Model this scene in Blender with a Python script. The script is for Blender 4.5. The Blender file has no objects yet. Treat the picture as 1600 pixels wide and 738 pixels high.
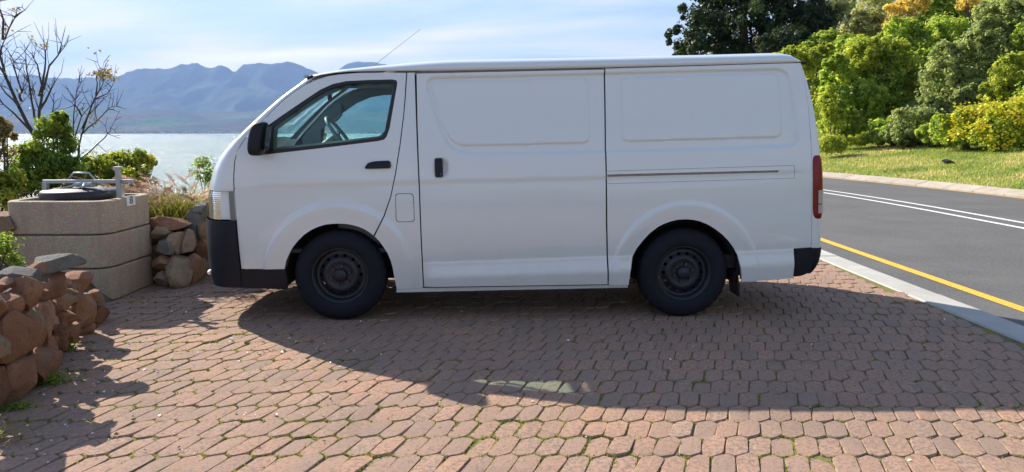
import bpy, bmesh, math, random
import numpy as np
from mathutils import Vector, Matrix
from mathutils.geometry import delaunay_2d_cdt

sc = bpy.context.scene
COL = sc.collection
R = math.radians
rng = np.random.default_rng(7)
random.seed(7)

# ------------------------------------------------------------------ camera
FPX, HZ, CAMH = 1156.0, 207.0, 1.39          # focal length in photo pixels, horizon row, eye height
PITCH = math.atan((369 - HZ) / FPX)
cam_d = bpy.data.cameras.new('camera')
cam = bpy.data.objects.new('camera', cam_d)
COL.objects.link(cam)
cam_d.sensor_fit = 'HORIZONTAL'; cam_d.sensor_width = 36.0
cam_d.lens = 36.0 * FPX / 1600.0
cam_d.clip_start = 0.05; cam_d.clip_end = 60000
cam.location = (0, 0, CAMH)
cam.rotation_euler = (math.pi / 2 - PITCH, 0, 0)
sc.camera = cam

# ------------------------------------------------------------------ sky, sun, exposure
CLOUD_MAX = 2.6
SUN_DX, SUN_DY = 1.05, -1.0                  # shadows fall to the right and towards the viewer
SUN_EL = R(33.6)
SUN_FROM = Vector((-SUN_DX, -SUN_DY, 0)).normalized() * math.cos(SUN_EL) + Vector((0, 0, math.sin(SUN_EL)))
sun_d = bpy.data.lights.new('sun', 'SUN'); sun_d.energy = 3.5; sun_d.angle = R(0.53); sun_d.color = (1.0, 0.92, 0.80)
sun = bpy.data.objects.new('sun', sun_d); COL.objects.link(sun)
sun.rotation_euler = (-SUN_FROM).to_track_quat('-Z', 'Y').to_euler()
sun.location = (-20, 24, 30)

world = bpy.data.worlds.new('World'); sc.world = world; world.use_nodes = True
wt = world.node_tree; wt.nodes.clear()
def wn(t, **k):
    n = wt.nodes.new(t)
    for a, b in k.items(): setattr(n, a, b)
    return n
w_out = wn('ShaderNodeOutputWorld'); w_bg = wn('ShaderNodeBackground')
w_sky = wn('ShaderNodeTexSky'); w_sky.sky_type = 'NISHITA'; w_sky.sun_disc = False
w_sky.sun_elevation = SUN_EL
w_sky.sun_rotation = math.atan2(SUN_FROM.x, SUN_FROM.y)
w_sky.air_density = 1.0; w_sky.dust_density = 0.5; w_sky.ozone_density = 3.0; w_sky.altitude = 600
w_bg.inputs['Strength'].default_value = 0.096
# thin streaky cirrus spread over the whole dome
w_tc = wn('ShaderNodeTexCoord'); w_sep = wn('ShaderNodeSeparateXYZ'); wt.links.new(w_tc.outputs['Generated'], w_sep.inputs[0])
def wm(op, a, b=None, clamp=False):
    n = wn('ShaderNodeMath'); n.operation = op; n.use_clamp = clamp
    for i, v in enumerate((a, b)):
        if v is None: continue
        if isinstance(v, (int, float)): n.inputs[i].default_value = v
        else: wt.links.new(v, n.inputs[i])
    return n.outputs[0]
w_h = wm('ADD', wm('MAXIMUM', w_sep.outputs['Z'], 0.0), 0.16)
w_comb = wn('ShaderNodeCombineXYZ')
wt.links.new(wm('DIVIDE', w_sep.outputs['X'], w_h), w_comb.inputs[0]); wt.links.new(wm('DIVIDE', w_sep.outputs['Y'], w_h), w_comb.inputs[1])
w_map = wn('ShaderNodeMapping'); w_map.inputs['Rotation'].default_value = (0, 0, R(-12)); w_map.inputs['Scale'].default_value = (0.50, 1.5, 1)
w_map.inputs['Location'].default_value = (0.3, 0.75, 0)
wt.links.new(w_comb.outputs[0], w_map.inputs['Vector'])
w_no = wn('ShaderNodeTexNoise'); w_no.inputs['Scale'].default_value = 0.9; w_no.inputs['Detail'].default_value = 7; w_no.inputs['Roughness'].default_value = 0.52
w_no.inputs['Distortion'].default_value = 0.5
wt.links.new(w_map.outputs[0], w_no.inputs['Vector'])
w_ramp = wn('ShaderNodeValToRGB'); w_ramp.color_ramp.elements[0].position = 0.43; w_ramp.color_ramp.elements[1].position = 0.57
w_ramp.color_ramp.elements[0].color = (0.05, 0.05, 0.05, 1); w_ramp.color_ramp.elements[1].color = (0.55, 0.55, 0.55, 1)
wt.links.new(w_no.outputs['Fac'], w_ramp.inputs[0])
w_mix = wn('ShaderNodeMix'); w_mix.data_type = 'RGBA'
# the veil of cirrus is seen edge-on near the horizon, so it covers more there
w_veil = wm('SUBTRACT', 0.965, wm('MULTIPLY', wm('MAXIMUM', w_sep.outputs['Z'], 0.0), 1.5), True)
w_fac = wm('ADD', w_veil, wm('MULTIPLY', wm('SUBTRACT', 1.0, w_veil), w_ramp.outputs[0]), True)
wt.links.new(w_fac, w_mix.inputs['Factor'])
w_lum = wn('ShaderNodeRGBToBW'); wt.links.new(w_sky.outputs[0], w_lum.inputs[0])
w_cl = wm('MINIMUM', wm('ADD', wm('MULTIPLY', w_lum.outputs[0], 0.50), 0.9), CLOUD_MAX)
w_cl = wm('MULTIPLY', w_cl, wm('ADD', -0.45, wm('MULTIPLY', w_no.outputs['Fac'], 2.95)))
w_cc = wn('ShaderNodeMix'); w_cc.data_type = 'RGBA'
wt.links.new(w_ramp.outputs[0], w_cc.inputs['Factor']); w_cc.inputs['A'].default_value = (0.84, 0.95, 1.14, 1); w_cc.inputs['B'].default_value = (1.42, 1.10, 0.86, 1)
w_cm = wn('ShaderNodeVectorMath'); w_cm.operation = 'SCALE'; wt.links.new(w_cc.outputs['Result'], w_cm.inputs[0]); wt.links.new(w_cl, w_cm.inputs['Scale'])
wt.links.new(w_sky.outputs[0], w_mix.inputs['A']); wt.links.new(w_cm.outputs[0], w_mix.inputs['B'])
wt.links.new(w_mix.outputs['Result'], w_bg.inputs['Color'])
wt.links.new(w_bg.outputs[0], w_out.inputs[0])

sc.view_settings.view_transform = 'Standard'; sc.view_settings.look = 'None'
sc.view_settings.exposure = 1.62; sc.view_settings.gamma = 1.0; sc.view_settings.use_curve_mapping = False
sc.cycles.use_denoising = True
sc.cycles.max_bounces = 10; sc.cycles.transparent_max_bounces = 16
sc.cycles.volume_bounces = 0
sc.cycles.sample_clamp_indirect = 8.0

# ------------------------------------------------------------------ pixel helpers (used only to measure where things stand)
def ray(px, py):
    u = (px - 800) / FPX; v = -(py - 369) / FPX
    return (u, math.cos(PITCH) + v * math.sin(PITCH), -math.sin(PITCH) + v * math.cos(PITCH))
def ground(px, py, z=0.0):
    d = ray(px, py); t = (z - CAMH) / d[2]
    return (d[0] * t, d[1] * t)
def at_y(px, py, Y):
    d = ray(px, py); t = Y / d[1]
    return Vector((d[0] * t, Y, CAMH + d[2] * t))

# ------------------------------------------------------------------ object helpers
def tag(o, label=None, cat=None, group=None, kind=None):
    if label: o['label'] = label
    if cat: o['category'] = cat
    if group: o['group'] = group
    if kind: o['kind'] = kind
    return o
def empty(name, loc=(0, 0, 0), rz=0.0):
    o = bpy.data.objects.new(name, None); COL.objects.link(o)
    o.location = loc; o.rotation_euler = (0, 0, rz); o.empty_display_size = 0.2
    return o
def link(name, me, parent=None, loc=None):
    o = bpy.data.objects.new(name, me); COL.objects.link(o)
    if parent: o.parent = parent
    if loc is not None: o.location = loc
    return o
def mk(name, verts, faces, mat, parent=None, smooth=False, loc=None):
    me = bpy.data.meshes.new(name)
    me.from_pydata([tuple(map(float, v)) for v in verts], [], [tuple(int(i) for i in f) for f in faces])
    if mat: me.materials.append(mat)
    if smooth: me.polygons.foreach_set('use_smooth', [True] * len(me.polygons))
    me.update()
    return link(name, me, parent, loc)
def mk_np(name, V, Fq, mat, parent=None, smooth=False, rnd=None):
    """fast mesh from numpy arrays, faces all of one size"""
    n, k = Fq.shape
    me = bpy.data.meshes.new(name)
    me.vertices.add(len(V)); me.vertices.foreach_set('co', np.ascontiguousarray(V, np.float32).ravel())
    me.loops.add(n * k); me.loops.foreach_set('vertex_index', np.ascontiguousarray(Fq, np.int32).ravel())
    me.polygons.add(n); me.polygons.foreach_set('loop_start', np.arange(0, n * k, k, dtype=np.int32))
    me.polygons.foreach_set('loop_total', np.full(n, k, np.int32))
    me.polygons.foreach_set('use_smooth', np.full(n, bool(smooth)))
    if mat: me.materials.append(mat)
    me.update(calc_edges=True)
    if rnd is not None:
        at = me.attributes.new('rnd', 'FLOAT', 'POINT'); at.data.foreach_set('value', np.ascontiguousarray(rnd, np.float32))
    return link(name, me, parent)
def bm_obj(name, bm, mat, parent=None, smooth=False, loc=None):
    me = bpy.data.meshes.new(name)
    bmesh.ops.recalc_face_normals(bm, faces=bm.faces[:])
    bm.to_mesh(me); bm.free()
    if mat: me.materials.append(mat)
    me.polygons.foreach_set('use_smooth', [bool(smooth)] * len(me.polygons))
    return link(name, me, parent, loc)
def add_box(bm, c, size, rot=None, bevel=0.0):
    m = Matrix.Translation(c) @ (rot.to_4x4() if rot else Matrix.Identity(4)) @ Matrix.Diagonal((*size, 1))
    g = bmesh.ops.create_cube(bm, size=1, matrix=m)
    if bevel:
        vs = set(g['verts']); es = [e for e in bm.edges if e.verts[0] in vs and e.verts[1] in vs]
        bmesh.ops.bevel(bm, geom=es, offset=bevel, segments=2, affect='EDGES', profile=0.7)
def add_tube(bm, pts, rads, seg=8, caps=True):
    rings = []; pts = [Vector(p) for p in pts]
    if isinstance(rads, (int, float)): rads = [rads] * len(pts)
    up = Vector((0.31, 0.17, 0.93))
    for i, p in enumerate(pts):
        t = (pts[min(i + 1, len(pts) - 1)] - pts[max(i - 1, 0)]).normalized()
        a = t.cross(up)
        if a.length < 1e-3: a = t.cross(Vector((1, 0, 0)))
        a.normalize(); b = t.cross(a)
        rings.append([bm.verts.new(p + (a * math.cos(k * 2 * math.pi / seg) + b * math.sin(k * 2 * math.pi / seg)) * rads[i]) for k in range(seg)])
    for r0, r1 in zip(rings, rings[1:]):
        for k in range(seg): bm.faces.new((r0[k], r0[(k + 1) % seg], r1[(k + 1) % seg], r1[k]))
    if caps and seg > 2:
        bm.faces.new(rings[0][::-1]); bm.faces.new(rings[-1])
def add_lathe(bm, prof, axis_o, ax, u, v, seg=48, closed=False):
    """prof: (radius, along-axis) points"""
    rings = []
    for r, h in prof:
        rings.append([bm.verts.new(Vector(axis_o) + Vector(ax) * h + (Vector(u) * math.cos(k * 2 * math.pi / seg) + Vector(v) * math.sin(k * 2 * math.pi / seg)) * r) for k in range(seg)])
    n = len(rings)
    for i in range(n if closed else n - 1):
        r0, r1 = rings[i], rings[(i + 1) % n]
        for k in range(seg): bm.faces.new((r0[k], r0[(k + 1) % seg], r1[(k + 1) % seg], r1[k]))
    return rings

# ------------------------------------------------------------------ materials
def mat_new(name):
    m = bpy.data.materials.new(name); m.use_nodes = True
    nt = m.node_tree; nt.nodes.clear()
    out = nt.nodes.new('ShaderNodeOutputMaterial')
    return m, nt, out
class NB:
    """tiny node builder"""
    def __init__(s, name):
        s.m, s.nt, s.out = mat_new(name)
    def n(s, t, **ins):
        nd = s.nt.nodes.new(t)
        for k, v in ins.items():
            if k.startswith('_'): setattr(nd, k[1:], v); continue
            key = int(k[1:]) if k[0] == 'i' and k[1:].isdigit() else k.replace('_', ' ')
            s.set(nd.inputs[key], v)
        return nd
    def set(s, sock, v):
        if hasattr(v, 'is_output'): s.nt.links.new(v, sock)
        elif isinstance(v, (tuple, list)) and len(v) == 3 and sock.type == 'RGBA': sock.default_value = (*v, 1)
        else: sock.default_value = v
    def noise(s, scale, detail=4, rough=0.55, vec=None, dist=0.0):
        nd = s.n('ShaderNodeTexNoise', Scale=scale, Detail=detail, Roughness=rough, Distortion=dist)
        if vec is not None: s.nt.links.new(vec, nd.inputs['Vector'])
        return nd.outputs['Fac']
    def pos(s): return s.n('ShaderNodeNewGeometry').outputs['Position']
    def obj(s): return s.n('ShaderNodeTexCoord').outputs['Object']
    def ramp(s, fac, stops):
        nd = s.n('ShaderNodeValToRGB', Fac=fac); cr = nd.color_ramp
        while len(cr.elements) < len(stops): cr.elements.new(0.5)
        for e, (p, c) in zip(cr.elements, stops):
            e.position = p; e.color = (*c, 1) if len(c) == 3 else c
        return nd.outputs[0]
    def mix(s, f, a, b, blend='MIX'):
        nd = s.nt.nodes.new('ShaderNodeMix'); nd.data_type = 'RGBA'; nd.blend_type = blend
        s.set(nd.inputs['Factor'], f); s.set(nd.inputs['A'], a); s.set(nd.inputs['B'], b)
        return nd.outputs['Result']
    def math(s, op, a, b=0.0, clamp=False):
        nd = s.nt.nodes.new('ShaderNodeMath'); nd.operation = op; nd.use_clamp = clamp
        s.set(nd.inputs[0], a); s.set(nd.inputs[1], b); return nd.outputs[0]
    def bump(s, h, strength=0.3, dist=0.01):
        return s.n('ShaderNodeBump', Height=h, Strength=strength, Distance=dist).outputs[0]
    def attr(s, name='rnd'): return s.n('ShaderNodeAttribute', _attribute_name=name).outputs['Fac']
    def bsdf(s, **k):
        nd = s.n('ShaderNodeBsdfPrincipled', **k); return nd.outputs[0]
    def done(s, sh):
        s.nt.links.new(sh, s.out.inputs['Surface']); return s.m
def plain(name, col, rough=0.5, metal=0.0, coat=0.0, spec=0.5, nscale=None, namt=0.12, bump=0.0, bscale=200):
    b = NB(name); c = col
    if nscale:
        f = b.noise(nscale, 5, 0.6, b.pos())
        c = b.mix(f, tuple(x * (1 - namt) for x in col), tuple(min(1, x * (1 + namt)) for x in col))
    k = dict(Base_Color=c, Roughness=rough, Metallic=metal, Coat_Weight=coat, Coat_Roughness=0.05, Specular_IOR_Level=spec)
    if bump: k['Normal'] = b.bump(b.noise(bscale, 3, 0.6, b.pos()), bump, 0.004)
    return b.done(b.bsdf(**k))
def leafmat(name, dark, mid, light, trans=0.35, rough=0.5, extra=None, gain=3.0):
    b = NB(name); r = b.attr()
    stops = [(0.0, dark), (0.5, mid), (1.0, light)] if not extra else extra
    stops = [(q, tuple(min(0.8, v * gain * k_) for v, k_ in zip(c, (1.10, 0.96, 1.15)))) for q, c in stops]
    c = b.ramp(r, stops)
    p = b.bsdf(Base_Color=c, Roughness=rough, Specular_IOR_Level=0.35)
    t = b.n('ShaderNodeBsdfTranslucent', Color=b.mix(0.25, b.mix(1.0, c, (1.35, 1.35, 1.0), 'MULTIPLY'), (1.0, 1.0, 0.5), 'MULTIPLY')).outputs[0]
    t2 = b.n('ShaderNodeMixShader', Fac=trans, i1=p, i2=t).outputs[0]
    return b.done(t2)
def thin_glass(name, tint, refl=1.0):
    b = NB(name)
    tr = b.n('ShaderNodeBsdfTransparent', Color=tint).outputs[0]
    gl = b.n('ShaderNodeBsdfGlossy', Color=(1, 1, 1), Roughness=0.02).outputs[0]
    fr = b.n('ShaderNodeFresnel', IOR=1.5).outputs[0]
    return b.done(b.n('ShaderNodeMixShader', Fac=b.math('MULTIPLY', fr, refl, True), i1=tr, i2=gl).outputs[0])

# ------------------------------------------------------------------ leaf crowns
def leaf_arrays(P, N, S, asp=0.45, spread=0.9, fold=0.12):
    """one folded diamond leaf per point; returns verts, quads"""
    n = len(P)
    N = N + rng.normal(0, spread, (n, 3)); N /= np.linalg.norm(N, axis=1, keepdims=True) + 1e-9
    a = rng.normal(0, 1, (n, 3)); T = np.cross(N, a); T /= np.linalg.norm(T, axis=1, keepdims=True) + 1e-9
    B = np.cross(N, T); S = np.asarray(S)[:, None]
    V = np.empty((n, 4, 3))
    V[:, 0] = P - T * S * 0.5; V[:, 1] = P + B * S * asp * 0.5 + N * S * fold
    V[:, 2] = P + T * S * 0.5; V[:, 3] = P - B * S * asp * 0.5 + N * S * fold
    return V.reshape(-1, 3), np.arange(n * 4).reshape(n, 4)
def crown_points(lobes, n, clumps=60, cr=0.22, shell=(0.72, 1.0), flat=1.0):
    """points in clumps spread over the shells of ellipsoid lobes (centre, radii)"""
    vol = np.array([np.prod(r) ** (2 / 3) for c, r in lobes]); vol /= vol.sum()
    Ps, Ns, Cs = [], [], []
    for (c, r), w in zip(lobes, vol):
        c = np.array(c, float); r = np.array(r, float)
        k = max(4, int(clumps * w)); m = max(8, int(n * w))
        d = rng.normal(0, 1, (k, 3)); d /= np.linalg.norm(d, axis=1, keepdims=True)
        d[:, 2] = np.where(d[:, 2] < -0.55, -d[:, 2], d[:, 2])
        q = c + d * r * rng.uniform(shell[0], shell[1], (k, 1))
        j = rng.integers(0, k, m)
        rad = 2.1 * cr * np.cbrt(np.prod(r)) * rng.uniform(0.6, 1.25, k)
        e = rng.normal(0, 1, (m, 3)); e /= np.linalg.norm(e, axis=1, keepdims=True)
        e *= rng.uniform(0.35, 1.0, (m, 1)) ** 0.6
        P = q[j] + e * rad[j][:, None] * np.array([1, 1, flat])
        Nn = (P - q[j]); Nn /= np.linalg.norm(Nn, axis=1, keepdims=True) + 1e-9
        Nn = Nn * 0.6 + d[j] * 0.6 + np.array([0, 0, 0.35])
        Ps.append(P); Ns.append(Nn); Cs.append(j + 1000 * len(Cs))
    return np.concatenate(Ps), np.concatenate(Ns), np.concatenate(Cs)
def crown(name, lobes, n, size, mat, parent, clumps=60, cr=0.22, asp=0.5, spread=0.55, shell=(0.72, 1.0), flat=1.0):
    P, N, C = crown_points(lobes, n, clumps, cr, shell, flat)
    S = size * rng.uniform(0.6, 1.35, len(P))
    V, Fq = leaf_arrays(P, N, S, asp, spread)
    cl = rng.uniform(-0.38, 0.38, C.max() + 1)
    rv = np.clip(0.55 + cl[C] + rng.normal(0, 0.16, len(P)), 0, 1)
    return mk_np(name, V, Fq, mat, parent, rnd=np.repeat(rv, 4))
# ================================================================== SETTING
def ss(a, b, x):
    t = np.clip((np.asarray(x, float) - a) / (b - a), 0, 1); return t * t * (3 - 2 * t)
def bend(y):
    """sideways shift of the road as it curves away to the left"""
    y = np.asarray(y, float)
    q = np.where(y > 13, -0.012 * (np.clip(y, 13, 25) - 13) ** 2, 0.0)
    return q + np.where(y > 25, -0.288 * (y - 25), 0.0)
KERB_IN, KERB_OUT, FAR_IN, FAR_OUT = 3.42, 3.70, 11.15, 11.50
SEA_Z = -14.0
def bank_z(s):
    s = np.asarray(s, float)
    return 0.10 + 0.125 * np.clip(s, 0, 6.5) + 0.50 * np.clip(s - 6.5, 0, 16)
def ground_z(x, y):
    x = np.asarray(x, float); y = np.asarray(y, float)
    b = bend(y)
    z = np.full(np.broadcast(x, y).shape, -0.09)
    s = x - (FAR_OUT + b) + 0.02
    z = np.where(s > 0, bank_z(s), z)
    l = -3.25 - x                                  # garden behind the stone wall
    z = np.where(l > 0, np.clip(l / 0.3, 0, 1) * 0.36 - 0.09, z)
    e = (KERB_IN + b - 0.5) - x
    drop = np.maximum(np.minimum(y - 13.5, e), np.minimum(l - 5.5, (y + 30) * 0.3))
    drop = np.clip(drop, 0, None)
    z = z - 0.32 * drop ** 1.05
    z = z + np.where(drop > 0.5, 0.25 * np.sin(x * 0.9 + 1.3 * np.sin(y * 0.5)) * np.cos(y * 0.7), 0)
    return np.maximum(z, SEA_Z - 0.9)

# ---- ground: one sheet, garden soil on the left, mown bank and hillside on the right
def m_ground():
    b = NB('ground_grass_and_soil'); p = b.pos()
    g1 = b.noise(0.55, 4, 0.6, p); g2 = b.noise(9, 4, 0.65, p); g3 = b.noise(60, 3, 0.7, p)
    grass = b.ramp(g1, [(0.3, (0.13, 0.19, 0.03)), (0.55, (0.22, 0.27, 0.06)), (0.75, (0.31, 0.29, 0.11))])
    grass = b.mix(b.math('MULTIPLY', g3, 0.6), grass, (0.05, 0.08, 0.015))
    grass = b.mix(b.ramp(g2, [(0.55, (0, 0, 0)), (0.75, (1, 1, 1))]), grass, (0.24, 0.20, 0.10))
    soil = b.ramp(g2, [(0.3, (0.09, 0.065, 0.04)), (0.7, (0.17, 0.13, 0.08))])
    x = b.n('ShaderNodeSeparateXYZ', i0=p).outputs[0]
    c = b.mix(b.math('GREATER_THAN', x, 2.0), soil, grass)
    return b.done(b.bsdf(Base_Color=c, Roughness=0.95, Specular_IOR_Level=0.1, Normal=b.bump(g3, 0.6, 0.03)))
def axis(*segs):
    out = [segs[0][0]]
    for a, b_, st in segs: out += list(np.arange(a + st, b_ + 1e-6, st))
    return np.array(out)
gx = axis((-160, -30, 10), (-30, -8, 1), (-8, 16, 0.25), (16, 45, 1), (45, 145, 10)); gy = axis((-60, -10, 5), (-10, 30, 0.5), (30, 60, 1.5), (60, 160, 5))
GX, GY = np.meshgrid(gx, gy)
gv = np.stack([GX, GY, ground_z(GX, GY)], -1).reshape(-1, 3)
nx, ny = len(gx), len(gy)
ii = (np.arange(ny - 1)[:, None] * nx + np.arange(nx - 1)[None]).ravel()
o = mk_np('ground', gv, np.stack([ii, ii + 1, ii + nx + 1, ii + nx], 1), m_ground(), smooth=True)
tag(o, kind='structure')

# ---- strips that follow the road
YS = np.concatenate([np.arange(-25, 12, 1.0), np.arange(12, 100, 1.0)])
def strip(name, x0, x1, z, mat, y0=-25, y1=99, parent=None, wob=0.0):
    ys = YS[(YS >= y0) & (YS <= y1)]
    V = []; 
    for y in ys:
        b_ = float(bend(y)); V += [(x0 + b_ + random.uniform(-wob, wob), y, z), (x1 + b_ + random.uniform(-wob, wob), y, z)]
    Fq = [(2 * i, 2 * i + 1, 2 * i + 3, 2 * i + 2) for i in range(len(ys) - 1)]
    return mk(name, V, Fq, mat, parent)
def m_asphalt():
    b = NB('asphalt'); p = b.pos()
    n1 = b.noise(46, 4, 0.85, p); n2 = b.noise(0.8, 5, 0.65, p)
    vo = b.n('ShaderNodeTexVoronoi', Scale=52.0, Vector=p)
    c = b.ramp(n1, [(0.3, (0.055, 0.055, 0.056)), (0.55, (0.13, 0.128, 0.124)), (0.72, (0.34, 0.33, 0.31))])
    c = b.mix(0.35, c, b.ramp(vo.outputs['Distance'], [(0.0, (0.16, 0.155, 0.15)), (0.5, (0.03, 0.03, 0.03))]))
    c = b.mix(b.ramp(n2, [(0.4, (0, 0, 0)), (0.7, (0.5, 0.5, 0.5))]), c, (0.15, 0.145, 0.135))
    return b.done(b.bsdf(Base_Color=c, Roughness=0.8, Specular_IOR_Level=0.35, Normal=b.bump(n1, 0.7, 0.006)))
def m_paint(name, col):
    b = NB(name); p = b.pos()
    w = b.ramp(b.noise(55, 5, 0.7, p), [(0.36, (0, 0, 0)), (0.5, (1, 1, 1))])
    c = b.mix(b.math('ADD', b.math('MULTIPLY', w, 0.6), 0.4), (0.09, 0.088, 0.085), col)
    return b.done(b.bsdf(Base_Color=c, Roughness=0.7, Normal=b.bump(b.noise(130, 3, 0.8, p), 0.5, 0.005)))
M_ASPH = m_asphalt()
tag(strip('road', KERB_OUT - 0.05, FAR_IN + 0.05, -0.02, M_ASPH), kind='structure')
M_YEL = m_paint('road_paint_yellow', (0.72, 0.42, 0.03)); M_WHT = m_paint('road_paint_white', (0.72, 0.72, 0.70))
tag(strip('yellow_edge_line', 4.04, 4.16, -0.015, M_YEL, wob=0.003), 'worn yellow edge line painted beside the near concrete kerb', 'road marking')
tag(strip('white_centre_line', 7.52, 7.63, -0.015, M_WHT, wob=0.003), 'near line of the white double centre line on the road', 'road marking', 'white double line')
tag(strip('white_centre_line', 7.98, 8.09, -0.015, M_WHT, wob=0.003), 'far line of the white double centre line on the road', 'road marking', 'white double line')
tag(strip('yellow_edge_line', 11.00, 11.06, -0.015, M_YEL, wob=0.003), 'thin yellow line along the foot of the far kerb', 'road marking')

# ---- kerbs of cast stones
def m_conc(name, c0, c1, sc_=1.0):
    b = NB(name); p = b.pos(); r = b.n('ShaderNodeObjectInfo').outputs['Random']
    n1 = b.noise(3.2 * sc_, 5, 0.6, p); n2 = b.noise(150, 3, 0.7, p)
    c = b.ramp(n1, [(0.3, c0), (0.7, c1)])
    c = b.mix(b.math('MULTIPLY', n2, 0.35), c, tuple(x * 0.45 for x in c0))
    c = b.mix(b.math('MULTIPLY', r, 0.3), c, tuple(x * 0.75 for x in c0))
    return b.done(b.bsdf(Base_Color=c, Roughness=0.9, Specular_IOR_Level=0.2, Normal=b.bump(n2, 0.5, 0.006)))
M_KERB = m_conc('kerb_concrete', (0.40, 0.39, 0.36), (0.55, 0.53, 0.49))
M_KERB2 = m_conc('far_kerb_concrete', (0.36, 0.31, 0.25), (0.50, 0.44, 0.36))
def kerb(name, x0, x1, zt, mat, y0, y1, L, slope=0.0):
    """each stone an object; top slopes up towards x1 by slope"""
    root = None; y = y0; k = 0
    while y < y1:
        g = 0.008; ya, yb = y + g, y + L - g
        ba, bb = float(bend(ya)), float(bend(yb)); dz = random.uniform(-0.003, 0.003)
        c = 0.012
        V = []
        for (yy, b_) in ((ya, ba), (yb, bb)):
            V += [(x0 + b_, yy, -0.16), (x0 + b_, yy, zt - slope - c + dz), (x0 + c + b_, yy, zt - slope + dz), (x1 - c + b_, yy, zt + dz), (x1 + b_, yy, zt - c + dz), (x1 + b_, yy, -0.16)]
        Fs = [(i, i + 1, i + 7, i + 6) for i in range(5)] + [(0, 5, 4, 3, 2, 1), (6, 7, 8, 9, 10, 11)]
        if root is None:
            root = mk(name, V, Fs, mat); tag(root, kind='structure')
        else:
            mk('kerb_stone', V, Fs, mat, root)
        y += L; k += 1
    return root
kerb('kerb', KERB_IN, KERB_OUT, 0.004, M_KERB, 2.32, 20, 1.98)
kerb('far_kerb', FAR_IN, FAR_OUT, 0.13, M_KERB2, 4.5, 38, 1.0, slope=0.10)

# ---- paving: interlocking six-sided pavers on a sandy bed
PW, PP, PT, PK = 0.104, 0.195, 0.034, 0.30
PS = PP - PT; PAX = PK * PS / 2 + PW * 0.14
hexv = np.array([(-PW / 2 + PK * PS / 2, PS / 2), (PAX, PS / 2 + PT), (PW / 2 + PK * PS / 2, PS / 2)])
hexv = np.concatenate([hexv, -hexv])                # clockwise
latB = hexv[1] + hexv[2]; latC = hexv[1] + hexv[0]
def m_paver(name, obj):
    b = NB(name); p = b.pos()
    r = b.n('ShaderNodeObjectInfo').outputs['Random'] if obj else b.attr()
    n1 = b.noise(1.1, 3, 0.5, p); n2 = b.noise(42, 4, 0.65, p); n3 = b.noise(320, 2, 0.6, p); n4 = b.noise(70, 4, 0.8, p)
    c = b.ramp(r, [(0.0, (0.245, 0.175, 0.138)), (0.3, (0.335, 0.205, 0.142)), (0.7, (0.425, 0.232, 0.148)), (1.0, (0.40, 0.26, 0.182))])
    c = b.mix(b.ramp(n1, [(0.35, (0, 0, 0)), (0.65, (0.7, 0.7, 0.7))]), c, (0.31, 0.195, 0.145))
    stain = b.ramp(b.noise(0.9, 5, 0.7, p, 0.8), [(0.50, (0, 0, 0)), (0.70, (0.65, 0.65, 0.65))])
    c = b.mix(stain, c, (0.17, 0.13, 0.105))
    wear = b.ramp(b.math('ADD', n2, b.math('MULTIPLY', r, 0.12)), [(0.56, (0, 0, 0)), (0.68, (0.75, 0.75, 0.75))])
    c = b.mix(wear, c, (0.16, 0.12, 0.10))
    c = b.mix(b.ramp(n4, [(0.53, (0, 0, 0)), (0.66, (0.75, 0.75, 0.75))]), c, (0.08, 0.063, 0.053))
    c = b.mix(b.math('MULTIPLY', n3, 0.35), c, (0.42, 0.315, 0.245))
    hgt = b.math('ADD', b.math('MULTIPLY', n2, 0.8), b.math('ADD', b.math('MULTIPLY', n4, 0.8), b.math('MULTIPLY', n3, 0.3)))
    return b.done(b.bsdf(Base_Color=c, Roughness=0.92, Specular_IOR_Level=0.18, Normal=b.bump(hgt, 0.75, 0.007)))
M_PAV_O = m_paver('paver_clay', True); M_PAV_S = m_paver('paver_clay_far', False)
def paver_geo(seed):
    """rounded, slightly irregular block: bed ring, shoulder ring, top ring, centre"""
    rr = np.random.default_rng(seed)
    # refine the outline: two points per side, corners knocked off
    pts = []
    for i in range(6):
        a, b_ = hexv[i], hexv[(i + 1) % 6]
        pts += [a + (b_ - a) * 0.10, a + (b_ - a) * 0.90]
    pts = np.array(pts); c = pts.mean(0)
    def inset(d):
        q = pts - c; L = np.linalg.norm(q, axis=1, keepdims=True); return c + q * (1 - d / L)
    rings = [(inset(0.0030) + rr.normal(0, 0.0005, pts.shape), -0.045), (inset(0.0030) + rr.normal(0, 0.0014, pts.shape), -0.0075), (inset(0.0078) + rr.normal(0, 0.0018, pts.shape), -0.0005)]
    V = [(*p_, z) for q, z in rings for p_ in q] + [(c[0], c[1], 0.0008)]
    n = 12; Fs = []
    for k in range(2):
        for i in range(n):
            j = (i + 1) % n; Fs.append((k * n + j, k * n + i, (k + 1) * n + i, (k + 1) * n + j))
    T = [(2 * n + (i + 1) % n, 2 * n + i, 3 * n) for i in range(n)]
    return np.array(V), Fs, T
PGEO = [paver_geo(s) for s in range(8)]
spots = []
r0 = int(-5.0 / PP); r1 = int(13.2 / PP)
for r_ in range(r0, r1):
    y = r_ * PP + 0.03
    xo = (PW / 2 if r_ % 2 else 0.0)
    # alternate the two lattice steps so that columns stay put
    xo = (r_ // 2) * (latB[0] + latC[0]) + (latB[0] if r_ % 2 else 0.0)
    k0 = math.floor((-3.6 - xo) / PW); k1 = math.ceil((3.5 - xo) / PW)
    for k in range(k0, k1):
        x = xo + k * PW
        if x > KERB_IN - 0.055 or x < -3.5: continue
        spots.append((x, y))
spots = np.array(spots)
def proj(P):
    P = np.asarray(P, float); d = P - np.array([0, 0, CAMH])
    cz = d[:, 1] * math.cos(PITCH) - d[:, 2] * math.sin(PITCH); cy = d[:, 1] * math.sin(PITCH) + d[:, 2] * math.cos(PITCH)
    return 800 + FPX * d[:, 0] / cz, 369 - FPX * cy / cz, cz
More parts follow.
